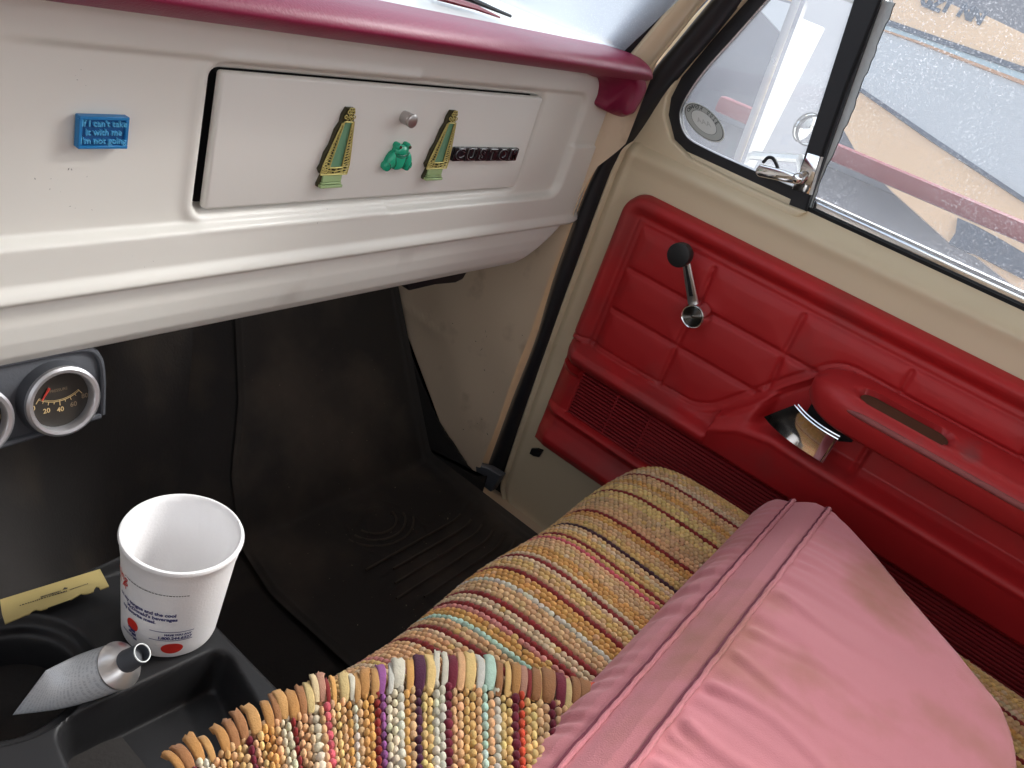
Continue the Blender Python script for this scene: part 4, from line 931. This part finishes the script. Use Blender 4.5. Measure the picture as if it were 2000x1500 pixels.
# second rug with a fringe, nearest the camera
rug = thing('fringed_rug', 'fringed rag rug with bright stripes lying over the seat edge, bottom of the photo', 'rug', onZ((800, 1420), .93))
TS = [(322, 1478, 'tan', 18), (340, 1466, 'brown', 24), (364, 1446, 'tan', 24), (386, 1444, 'tan2', 16), (416, 1422, 'tan', 22), (437, 1409, 'brown', 20), (458, 1396, 'brown', 22), (483, 1386, 'tan2', 26), (510, 1373, 'tan', 20), (528, 1362, 'brown', 16), (541, 1357, 'tan2', 24), (562, 1358, 'tan', 24), (579, 1350, 'brown', 17), (596, 1342, 'olive', 18), (609, 1326, 'beige', 15), (622, 1324, 'rosy', 16), (634, 1333, 'red', 9), (645, 1328, 'orange', 10), (664, 1325, 'olive', 20), (682, 1323, 'white', 12), (694, 1324, 'tan2', 13), (708, 1314, 'tan', 20), (727, 1311, 'tan2', 17), (744, 1308, 'purple', 16), (758, 1300, 'grey', 12), (776, 1293, 'white', 25), (797, 1295, 'orange', 15), (815, 1290, 'plum', 24), (836, 1288, 'yellow', 19), (851, 1280, 'white', 13), (864, 1280, 'white', 13), (879, 1285, 'wine', 19), (896, 1285, 'peach', 17), (916, 1286, 'yellow', 22), (935, 1286, 'grey', 16), (954, 1290, 'mint', 22), (973, 1298, 'brown', 14), (988, 1300, 'gold', 12), (1003, 1300, 'tan', 18), (1018, 1304, 'rosy', 15), (1030, 1309, 'red', 9), (1043, 1310, 'brown', 20), (1056, 1314, 'gold', 10), (1068, 1314, 'brown', 26), (1092, 1322, 'wine', 20), (1106, 1330, 'olive', 14), (1119, 1331, 'brown', 18), (1137, 1340, 'brown', 22), (1154, 1344, 'scarlet', 13), (1167, 1350, 'grey', 14), (1180, 1356, 'tan', 14)]
TC = dict(tan=(.36, .175, .055), tan2=(.41, .22, .078), brown=(.27, .12, .048), rosy=(.36, .18, .12), olive=(.46, .34, .15), beige=(.55, .42, .24), **{k: DY[k] for k in ('red', 'orange', 'white', 'grey', 'purple', 'plum', 'yellow', 'wine', 'peach', 'mint', 'gold', 'scarlet')})
def tas_dir(x): return np.array([np.interp(x, [320, 500, 640, 720, 860, 1000, 1180], [36, 20, 9, 3, 0, 1, 4]), np.interp(x, [320, 430, 640, 720, 860, 1000, 1180], [34, 46, 46, 46, 60, 56, 48])])
def rugz(t): return .938 + .022 * sst(0, 1.2, np.asarray(t))
def rug_px(x, t):
    """photo pixel of the rug at tip position x, t rows of fringe length below the fringe root"""
    ex = np.interp(x, [q[0] for q in TS], [q[1] for q in TS]); d = tas_dir(x); return np.array([x, ex]) + d + np.array([d[0] * .5 * t, 13.0 * t * 4.0 + .0])
_tm = {}
for k, (x, y, c, wpx) in enumerate(TS):
    if c not in _tm: _tm[c] = mat('fringe_' + c, TC[c], .8, var=.2, vscale=180, bump=.5, bscale=600, sheen=.15, spec=.2)
    d = tas_dir(x) + np.array([0, rnd.uniform(-3, 3)]); x += rnd.uniform(-2.5, 2.5); y += rnd.uniform(-3, 2); root = onZ((x + d[0], y + d[1] + 4), .9395); tip = onZ((x, y), .935)
    mid1 = root + (tip - root) * .33 + [0, 0, .005]; mid2 = root + (tip - root) * .7 + [0, 0, .006]
    tip = tip + [rnd.gauss(0, .0008), rnd.gauss(0, .0008), .003]
    pxm = np.linalg.norm(onZ((x + 50, y), .937) - onZ((x - 50, y), .937)) / 100; r_ = wpx * pxm * .5
    L_ = tip - root; path = crom([root, mid1, mid2, tip], 3)
    j_ = rnd.uniform(.85, 1.1)
    rad = np.interp(np.linspace(0, 1, len(path)), [0, .12, .4, .8, .93, 1], [.62, .85, 1.0, 1.0 * j_, 1.12 * j_, 1.02 * j_]) * r_
    V_, F_ = tube_v(path, rad, 10, flat=.55, nrm=(0, 0, 1))
    # a crease along the strip and a frayed hollow end
    for q in range(len(path)):
        cen = V_[q * 10:(q + 1) * 10].mean(0); V_[q * 10] = V_[q * 10] * .62 + cen * .38
    F_ = F_[:-2] + [F_[-2]]
    e0 = (len(path) - 1) * 10; inner = V_[e0:e0 + 10] * .75 + V_[e0:e0 + 10].mean(0) * .25 - L_ / np.linalg.norm(L_) * .005
    V_[e0:e0 + 10] += nr.normal(0, .0006, (10, 3)); nV = len(V_); V_ = np.vstack([V_, inner]); F_ += [(e0 + i, e0 + (i + 1) % 10, nV + (i + 1) % 10, nV + i) for i in range(10)] + [tuple(range(nV, nV + 10))]
    mk('tassel', V_, F_, _tm[c], rug, ang=80)
CS = [(330, 'cream'), (352, 'wine'), (372, 'white'), (390, 'peach'), (408, 'tan'), (428, 'peach'), (446, 'gold'), (466, 'wine'), (484, 'yellow'), (503, 'orange'), (522, 'peach'), (540, 'cream'), (557, 'red'), (575, 'peach'), (594, 'beige'), (612, 'cream'), (630, 'rose'), (648, 'yellow'), (666, 'peach'), (683, 'white'), (700, 'tan'), (717, 'orange'), (733, 'red'), (747, 'purple'), (762, 'cream'), (780, 'white'), (798, 'orange'), (817, 'plum'), (837, 'yellow'), (857, 'white'), (876, 'wine'), (895, 'peach'), (914, 'gold'), (932, 'peach'), (952, 'mint'), (969, 'white'), (986, 'yellow'), (1004, 'wine'), (1022, 'scarlet'), (1041, 'yellow'), (1059, 'tan'), (1077, 'wine'), (1096, 'tan'), (1114, 'yellow'), (1132, 'cream'), (1150, 'tan'), (1168, 'peach')]
C, A, B, N, ra, rb, rn, dy = [], [], [], [], [], [], [], []
rowsP = []
fill = ['peach', 'tan', 'beige', 'peach', 'cream', 'orange', 'tan', 'gold']; used_ = set(); CC = []
for x in np.arange(332, 1176, 11.8):
    k = int(np.argmin([abs(q[0] - x) for q in CS]))
    if abs(CS[k][0] - x) < 9 and k not in used_: used_.add(k); CC.append((x, CS[k][1]))
    else: CC.append((x, CS[k][1] if CS[k][1] in ('white', 'cream', 'yellow', 'orange', 'peach') and rk.random() < .55 else rk.choice(fill)))
for ci, (x, nm) in enumerate(CC):
    st2 = 18.5 / 52; t = np.arange(0, 18) * st2 + (ci % 2) * st2 / 2; px = np.array([rug_px(x, q) for q in t]) + nr.normal(0, .5, (18, 2)); zz_ = rugz(t * .4) + .0012 * np.sin(t * 5 + ci)
    P_ = np.array([onZ(p, z) for p, z in zip(px, zz_)]); rowsP.append(np.array([onZ(rug_px(x, q), rugz(q * .4)) - [0, 0, .0022] for q in np.arange(0, 19) * st2]))
    Q_ = np.array([onZ(rug_px(x + 4, q), rugz(q * .4)) for q in t]); aa = Q_ - P_; aa[:, 2] = 0; wc = np.median(np.linalg.norm(aa, axis=1)) / 4
    G_ = np.gradient(np.array([onZ(rug_px(x, q), rugz(q * .4)) for q in t]), axis=0); lb = np.linalg.norm(G_, axis=1); bb = G_ / lb[:, None]
    nn = np.tile(np.array([[0., 0, 1]]), (18, 1)); nn -= bb * np.sum(nn * bb, axis=1, keepdims=True); nn /= np.linalg.norm(nn, axis=1, keepdims=True); aa = np.cross(bb, nn)
    n_ = len(t); base = np.array(DY[nm]); col = base[None] * (1 + nr.normal(0, .12, (n_, 1))) * (1 + nr.normal(0, .03, (n_, 3))); big = nm in ('wine', 'plum', 'white')
    C.append(P_); A.append(aa); B.append(bb); N.append(nn); dy.append(np.clip(col, .004, .9))
    j = 1 + nr.normal(0, .08, n_); ra.append((8.3 if big else 7.4) * wc * j); rb.append(lb * (.47 if big else .45) * (1 + nr.normal(0, .08, n_))); rn.append(np.full(n_, .0044 if big else .0038) * j)
beads('weave', cat_(C), cat_(A), cat_(B), cat_(N), cat_(ra), cat_(rb), cat_(rn), cat_(dy), rug)
grid('ground_weave', np.array(rowsP), M['weft'], rug, flip=True)

# pink cushion
cu = thing('pink_cushion', 'pink box cushion with gathered seams on the passenger seat', 'cushion', (.6, -.1, .93))
nx_, ny_ = 300, 200
ux = np.concatenate([np.linspace(0, .84, 200, endpoint=False), np.linspace(.84, 1, 100)]); vy = np.concatenate([np.linspace(0, .45, 130, endpoint=False), np.linspace(.45, 1, 70)])
YF, YB, XL = .108, -.232, .14
def xr(y): return np.interp(y, [-.232, -.215, -.19, -.14, -.08, .0, .05, .09, .108], [.70, .775, .828, .864, .898, .946, .982, 1.0, .992])
Pc = np.zeros((len(ux), len(vy), 3))
yv = YF + vy * (YB - YF)
for j, y in enumerate(yv):
    Pc[:, j, 0] = XL + ux * (xr(y) - XL); Pc[:, j, 1] = y
Xc, Yc = Pc[..., 0], Pc[..., 1]
df = YF - Yc; dr = (xr(Yc) - Xc) * .86; db = Yc - YB; dl_ = Xc - XL
T_ = .090
def edgef(d, w_, p=2.2): return (1 - (1 - np.clip(d / w_, 0, 1)) ** p) ** (1 / p)
ff = np.interp(df, [0, .004, .012, .022, .034, .040, .050, .062, .074, .080, .10, .14, .20], [0, .16, .34, .47, .56, .62, .73, .84, .905, .93, .965, .99, 1.0])
Zc = .922 + T_ * ff * edgef(dr, .022 + .05 * sst(.1, .3, df)) * edgef(db, .035) * edgef(dl_, .09)
# gathers run back from the seam; softer ruffles on the front strip
gx = Xc * 1.0; gn1 = np.zeros_like(Xc)
for k, (f_, a_, ph) in enumerate([(210, .9, 0), (330, .6, 1.3), (128, 1.0, 2.1), (71, .8, .4)]): gn1 += a_ * np.sin(gx * f_ + ph + 6 * np.sin(gx * 13 + k))
gn1 *= .75 + .5 * np.sin(Xc * 31 + 2) * np.sin(Xc * 9)
gat = np.exp(-np.clip(df - .080, 0, 1) / .055) * sst(.078, .086, df); Zc += .0009 * gn1 * gat * sst(.02, .10, .97 - Xc + .05)
gat2 = sst(.0, .012, df) * sst(.040, .028, df); Pc[..., 1] += .0011 * gn1 * gat2
for sd0, am in ((.0375, .0030), (.0790, .0030)): Zc -= am * np.exp(-((df - sd0 + .0028) / .0016) ** 2)
for xk, ak, wk, lk in ((.40, .0030, .006, .10), (.445, .0024, .007, .13), (.50, .0034, .007, .15), (.555, .0024, .006, .12), (.60, .0020, .006, .09), (.655, .0022, .007, .12), (.72, .0012, .005, .07), (.80, .0010, .005, .06), (.35, .0026, .007, .12)):
    xk2 = xk + .02 * (df - .08) + .006 * np.sin(df * 40 + xk * 50); q_ = Xc - xk2
    Zc += ak * (np.exp(-(q_ / wk) ** 2) - .7 * np.exp(-((q_ + wk * 1.6) / (wk * .8)) ** 2)) * sst(.080, .092, df) * np.exp(-np.maximum(df - .09, 0) / lk * 1.6)
Zc += .0025 * np.sin(Xc * 14) * np.sin(Yc * 17 + 1) * sst(.1, .2, df)
Pc[..., 2] = Zc
# rounded front-right corner
body = grid('cover', Pc, M['pink'], cu, ang=80)
side = np.stack([np.stack([Pc[-1, :, 0] - t * .01, Pc[-1, :, 1], Pc[-1, :, 2] - t * .02], -1) for t in (0, 1)]); 
for sd0, nm in ((.0385, 'piping'), (.0795, 'piping')):
    pth = []
    for i in range(0, len(ux), 2):
        x = XL + ux[i] * (xr(YF - sd0) - XL)
        if x > .992: break
        jj = np.interp(YF - sd0, yv[::-1], np.arange(len(yv))[::-1]); j0 = int(jj); q = Pc[i, j0] + (Pc[i, j0 + 1] - Pc[i, j0]) * (jj - j0)
        pth.append(q + [0, .0012 + .0003 * math.sin(i * 2.7), .0016 + .0004 * math.sin(i * 1.9)])
    tube(nm, pth, [.0023 * (1 + .14 * math.sin(k * 2.3) + .08 * math.sin(k * 5.1)) for k in range(len(pth))], M['pink'], cu, n=8)
    tube('seam', [p + np.array([0, .0030, -.0004]) for p in pth], .0013, M['pinkthread'], body, n=5)

# ------------------------------------------------------------------ floor mat, console, cup, tube, card
fm = thing('floor_mat', 'dark rubber floor mat with worn ridges in the passenger footwell', 'floor mat', (.88, .55, .54))
nx2, ny2 = 170, 230
mx_, my_ = np.linspace(.657, 1.122, nx2), np.linspace(.22, .98, ny2); A, B = np.meshgrid(mx_, my_, indexing='ij')
def floorz(y): return np.where(y < .66, .545, .545 + 1.48 * np.maximum(y - .70, 0) + .0 + .06 * sst(.64, .72, y) * 0) 
fz = blur(np.broadcast_to(floorz(B), A.shape).copy(), 6) + .006
edge_r = sst(1.085, 1.135, A)
h_ = .0
hm = np.zeros_like(A)
for k in range(11):
    yc = .335 + k * .0235; cur_ = yc + .018 * sst(1.0, 1.09, A) ** 2 - .012 * sst(.86, .76, A)
    hm += .0035 * np.exp(-((B - cur_) / .0028) ** 2) * sst(.78, .84, A) * sst(1.105, 1.085, A) * (1 if k < 8 else .6)
rad_ = np.hypot(A - .90, (B - .60)); ang_ = np.arctan2(B - .60, A - .90)
for r0_ in (.035, .052, .07): hm += .003 * np.exp(-((rad_ - r0_) / .0025) ** 2) * (np.abs(np.sin(ang_ * 1.5 + r0_ * 40)) > .35)
hm = np.where((rad_ < .085) & (B > .5), np.where(rad_ < .078, hm * 1.0, 0), hm)
bord = np.minimum(np.minimum(A - .657, 1.12 - A), B - .22); hm += .003 * np.exp(-((bord - .012) / .003) ** 2)
zz_ = fz + hm + .02 * edge_r ** 2 + .003 * np.sin(A * 17) * np.sin(B * 13)
bulge = .7 * np.interp(B, [.6, .76, .82, .90, .98], [0, .05, .11, .155, .18]) * (1 - (A - .657) / (1.135 - .657))
Pmat = np.stack([A + bulge, B, zz_], -1); grid('mat_sheet', Pmat, M['mat'], fm, ang=80)
V, Fc = [], []; ng = np.random.RandomState(9)
for _ in range(170):
    c = Pmat[ng.randint(6, nx2 - 20), ng.randint(10, ny2 - 40)] + [0, 0, .0012]; q = .0003 + abs(ng.normal(0, .00045)); a_ = ng.rand() * 3; k = len(V)
    V += [c + [q * 1.6 * math.cos(a_), q * 1.6 * math.sin(a_), 0], c + [-q * .7 * math.sin(a_), q * .7 * math.cos(a_), q * .6], c - [q * 1.6 * math.cos(a_), q * 1.6 * math.sin(a_), 0], c + [q * .6 * math.sin(a_), -q * .6 * math.cos(a_), 0]]; Fc.append((k, k + 1, k + 2, k + 3))
mk('grit', V, Fc, mat('grit', (.30, .24, .17), .9, var=.3, vscale=90), fm, smooth=False)['kind'] = 'stuff'
for k in range(10):
    yc = .335 + k * .0235; xs_r = np.linspace(.80 + .02 * (k % 3), 1.10 - .006 * k, 24)
    tube('mat_rib', [(x, yc + .018 * sst(1.0, 1.09, x) ** 2, .5555 + .02 * sst(1.085, 1.135, x) ** 2 + .003 * math.sin(x * 17) * math.sin(yc * 13)) for x in xs_r], .0022, M['rib'], fm, n=6)
for r0_ in (.040, .058, .074):
    tube('mat_emblem', [(.90 + r0_ * math.cos(a), .625 + r0_ * .8 * math.sin(a), .5545) for a in np.linspace(R(190), R(395 - r0_ * 900), 30)], .002, M['rib'], fm, n=6)
cn = thing('console_tray', 'black plastic console tray with cup holder and square pocket', 'console', (.2, .38, .84))
cx_, cy_ = np.linspace(-.12, .385, 300), np.linspace(.20, .515, 220); A, B = np.meshgrid(cx_, cy_, indexing='ij')
sk_ = .03
hz = np.full_like(A, .868)
xb = A + (B - .38) * -.10
pr = rrect(A + (B - .34) * -.22, B + (A - .28) * .10, .212, .352, .225, .372, .014); hz -= .045 * sst(.003, -.006, pr)
cr_ = np.hypot(A - .215, (B - .440)); hz -= .05 * sst(.049, .042, cr_) + .012 * sst(.062, .058, cr_)
hz += .014 * sst(.492, .502, B + (A - .3) * .12); ed = np.minimum(.385 - A, np.minimum(B - .20, .515 - B)); hz -= .06 * (1 - sst(0, .022, ed)) ** 1.5
hz = blur(hz, 2)
grid('tray', np.stack([A, B, hz], -1), M['greyplastic' if False else 'blackplastic'], cn, ang=70)
sk2 = np.array([[(.37, y, z) for z in (.56, .82)] for y in (.2, .51)]); 
bm = bmesh.new(); bbox(bm, (.05, .355, .69), (.62, .30, .24), .01); mkbm('pedestal', bm, M['carpet'], cn)
# foam cup
cupb = np.array([.3368, .4135, .8690])
cup = thing('foam_cup', 'white foam drinking cup with red and blue print, standing on the console', 'cup', cupb)
hC = .1085; rb_, rt_ = .0388, .0468
def cup_r(h): return rb_ + (rt_ - rb_) * h / hC
prof = [(.001, .003), (rb_ - .004, .003), (rb_ - .003, 0), (rb_ - .0005, .001)] + [(cup_r(h) + (.0 if h < .088 else .0007), h) for h in np.linspace(.004, .102, 14)] + [(rt_ + .0012, .1035), (rt_ + .0018, .1055), (rt_ + .0008, .1075), (rt_ - .001, .1078), (rt_ - .0025, .1065)] + [(cup_r(h) - .0032, h) for h in np.linspace(.102, .014, 8)] + [(rb_ - .006, .0115), (rb_ - .012, .0105), (rb_ - .013, .0098), (.001, .0098)]
cv, cf = lathe_v(prof, cupb, (0, 0, 1), 72)
mk('cup_body', cv, cf, M['foam'], cup, ang=50)
front = math.atan2(-cupb[1], -cupb[0])
def cupmap(V, a0_, h0, rot=0, sq=1.0):
    c_, s_ = math.cos(rot), math.sin(rot); u = (V[:, 0] * c_ - V[:, 1] * s_) * sq; v = V[:, 0] * s_ + V[:, 1] * c_; h = h0 + v; r_ = rb_ + (rt_ - rb_) * h / hC + .0004; a = a0_ + u / .045
    return np.stack([cupb[0] + r_ * np.cos(a), cupb[1] + r_ * np.sin(a), cupb[2] + h], 1)
def cuptext(s_, size, a_deg, h0, mt, align='RIGHT', off=.0001, rot=0):
    V_, F_ = text_vf(s_, size, 0, 0, off, align); mk('print', cupmap(V_, front + R(a_deg), h0, rot), F_, M[mt], cup, smooth=False)
cuptext('ning', .0125, -52, .076, 'inkred'); cuptext('n A', .010, -55, .068, 'inkred')
for k, (s_, a, h) in enumerate((('on my tongue and the cool', 6, .0560), ("McDonald's beverages", 8, .0508), ('my favorite meal.', -14, .0456))): cuptext(s_, .0052, a, h, 'inkblue', off=.00022)
cuptext('1.800.244.6227', .0048, 27, .0268, 'inkblue', off=.0002); cuptext('HAVE YOU ANY', .0032, 26, .0312, 'inkblue', off=.0002)
cuptext('NUTRITION', .003, -40, .016, 'inkblue')
def cuprect(u0, u1, v0, v1, a_deg, h0, mt):
    n = 14; V_ = np.array([(u, v, 0) for u in np.linspace(u0, u1, n) for v in (v0, v1)]); mk('print', cupmap(V_, front + R(a_deg), h0), gridf(n, 2), M[mt], cup, smooth=False)
for v in (.0345, .0236): cuprect(-.037, .001, 0, .0007, 27, v, 'inkblue')
q = .0
for k in range(22):
    l_ = rnd.uniform(.0012, .0032); cuprect(q - .045, q - .045 + l_, 0, .0008, 0, .0800 + 0 * k, 'inkdark'); q += l_ + .0006
def cupdot(a_deg, h0, ru, rv, mt):
    V_ = np.array([(0, 0, 0)] + [(ru * math.cos(t), rv * math.sin(t), 0) for t in np.linspace(0, 2 * math.pi, 32, endpoint=False)]); mk('print', cupmap(V_, front + R(a_deg), h0), [(0, 1 + k, 1 + (k + 1) % 32) for k in range(32)], M[mt], cup, smooth=False)
cupdot(7, .0135, .0098, .0066, 'inkred'); cupdot(-43, .0300, .0068, .0068, 'inkred')
for k, (u, h, w_, t_) in enumerate(((-47, .025, .004, .002), (-42, .0235, .006, .003), (-40, .0195, .005, .003), (-46, .0205, .004, .0022), (-38, .015, .004, .0024))): cuprect(-w_ / 2, w_ / 2, -t_ / 2, t_ / 2, u, h, 'inkblue')
# squeeze tube
tb = thing('squeeze_tube', 'part used metal squeeze tube with dark screw cap, lying on the console', 'tube', (.24, .39, .87))
sh = onZ((232, 1300), .891); cap_e = onZ((256, 1287), .8985); ax = cap_e - sh; ax /= np.linalg.norm(ax)
tA, tB = onZ((86, 1314), .885), onZ((28, 1392), .850); tail = (tA + tB) / 2
ax0 = sh - tail; Lt = np.linalg.norm(ax0); ax0 /= Lt; vw = EYE - sh; vw /= np.linalg.norm(vw); im = ax - vw * (ax @ vw); im /= np.linalg.norm(im); ax = im * .66 + vw * .75; ax /= np.linalg.norm(ax)
sd1 = np.cross(ax0, [0, 0, 1]); sd1 /= np.linalg.norm(sd1); up1 = np.cross(sd1, ax0)
fd0 = (tA - tB) / np.linalg.norm(tA - tB); fd1 = fd0 - ax * (fd0 @ ax); fd1 /= np.linalg.norm(fd1)
r0_ = .0185; rows = []
for t in np.linspace(0, 1, 18):
    c = tail + (sh - tail) * t + ax * -.012 * math.sin(math.pi * t) * t; fl = 1 - t ** .75; a = r0_ * (1 + .22 * fl); b = r0_ * (1 - fl) + .0008
    tt_ = ax0 * (1 - t) + ax * t; flat_dir = fd0 * (1 - t) + fd1 * t; flat_dir /= np.linalg.norm(flat_dir); thin = np.cross(tt_, flat_dir); thin /= np.linalg.norm(thin)
    rows.append([c + flat_dir * (a * math.cos(k)) + thin * (b * math.sin(k)) for k in np.linspace(0, 2 * math.pi, 36, endpoint=False)])
def tubeprint():
    m_ = mat('tube_print', (.60, .62, .64), .38, .15, var=.05); n = m_.node_tree.nodes; l = m_.node_tree.links; p = n['Principled BSDF']
    tc = n.new('ShaderNodeTexCoord'); mp2 = n.new('ShaderNodeMapping'); l.new(tc.outputs['UV'], mp2.inputs[0])
    w_ = n.new('ShaderNodeTexNoise'); w_.inputs['Scale'].default_value = 1; mp2.inputs['Scale'].default_value = (22, 60, 1); w_.inputs['Detail'].default_value = 2; l.new(mp2.outputs[0], w_.inputs['Vector'])
    wv = n.new('ShaderNodeTexWave'); wv.inputs['Scale'].default_value = 6.5; wv.bands_direction = 'X'; wv.inputs['Distortion'].default_value = 0; l.new(tc.outputs['UV'], wv.inputs['Vector'])
    a = n.new('ShaderNodeMath'); a.operation = 'GREATER_THAN'; a.inputs[1].default_value = .5; l.new(w_.outputs[0], a.inputs[0])
    b = n.new('ShaderNodeMath'); b.operation = 'GREATER_THAN'; b.inputs[1].default_value = .45; l.new(wv.outputs['Fac'], b.inputs[0])
    c = n.new('ShaderNodeMath'); c.operation = 'MULTIPLY'; l.new(a.outputs[0], c.inputs[0]); l.new(b.outputs[0], c.inputs[1])
    mx = n.new('ShaderNodeMix'); mx.data_type = 'RGBA'; l.new(c.outputs[0], mx.inputs[0]); mx.inputs[6].default_value = (.60, .62, .64, 1); mx.inputs[7].default_value = (.46, .48, .51, 1); l.new(mx.outputs[2], p.inputs['Base Color']); return m_
tbody = grid('tube_body', np.array(rows), tubeprint(), tb, wrap=True, ang=60)
me = tbody.data; uv = me.uv_layers.new(name='UVMap')
for lp_ in me.loops:
    i, k = divmod(lp_.vertex_index, 36); uv.data[lp_.index].uv = (i / 17, abs(k - 18) / 18)
lathe('shoulder', [(r0_ + .0006, -.001), (r0_ + .0008, .0012), (r0_ - .001, .003), (.0095, .0085), (.0085, .0088)], sh, ax, M['alu'], tb, n=48, cap=(False, True))
capo = sh + ax * .0085
lathe('cap', [(.0088, 0), (.0092, .002), (.0080, .016), (.0074, .0185), (.0066, .0185), (.0062, .012), (.0001, .012)], capo, ax, M['greyplastic'], tb, n=36, cap=(True, False))
lathe('cap_ring', [(.0066, .0184), (.0069, .0192), (.0075, .0192), (.0077, .0184)], capo, ax, M['stickw'], tb, n=36, cap=(False, False))
# yellow card
cd_ = thing('template_card', 'flat yellow printed card with notched lower edge lying at the back of the console', 'card', onZ((105, 1165), .873))
CP = [(0, 1173), (195, 1113), (203, 1128), (213, 1147), (196, 1153), (193, 1148), (188, 1147), (184, 1152), (183, 1157), (172, 1161), (165, 1162), (158, 1161), (150, 1166), (138, 1173), (134, 1168), (92, 1181), (93, 1189), (80, 1193), (70, 1192), (62, 1196), (57, 1201), (50, 1203), (10, 1220), (4, 1200)]
cz = lambda p: .876 + .006 * (1200 - p[1]) / 90
prism('card', [onZ(p, cz(p)) for p in CP], (0, 0, .0012), M['brass'], cd_, smooth=False)
def cardline(p, q, n, wd):
    V_, F_ = [], []; t = 0
    while t < 1:
        l_ = rnd.uniform(.02, .06); a = np.array(p) + (np.array(q) - p) * t; b = np.array(p) + (np.array(q) - p) * min(1, t + l_); k = len(V_)
        V_ += [onZ(a, cz(a) + .0016), onZ(b, cz(b) + .0016), onZ(b + [wd * .4, wd], cz(b) + .0016), onZ(a + [wd * .4, wd], cz(a) + .0016)]; F_.append((k, k + 1, k + 2, k + 3)); t += l_ + .018
    mk('print', V_, F_, M['inkdark'], cd_, smooth=False)
cardline((38, 1182), (130, 1153), 20, 1.6); cardline((136, 1151), (172, 1139), 10, 1.5); cardline((79, 1165), (118, 1153), 10, 2.4); cardline((104, 1162), (131, 1154), 8, 1.3)
mk('mark', [onZ(p, cz(p) + .0016) for p in [(122, 1152), (126, 1147), (133, 1148), (131, 1150)]], [(0, 1, 2, 3)], M['inkdark'], cd_, smooth=False)
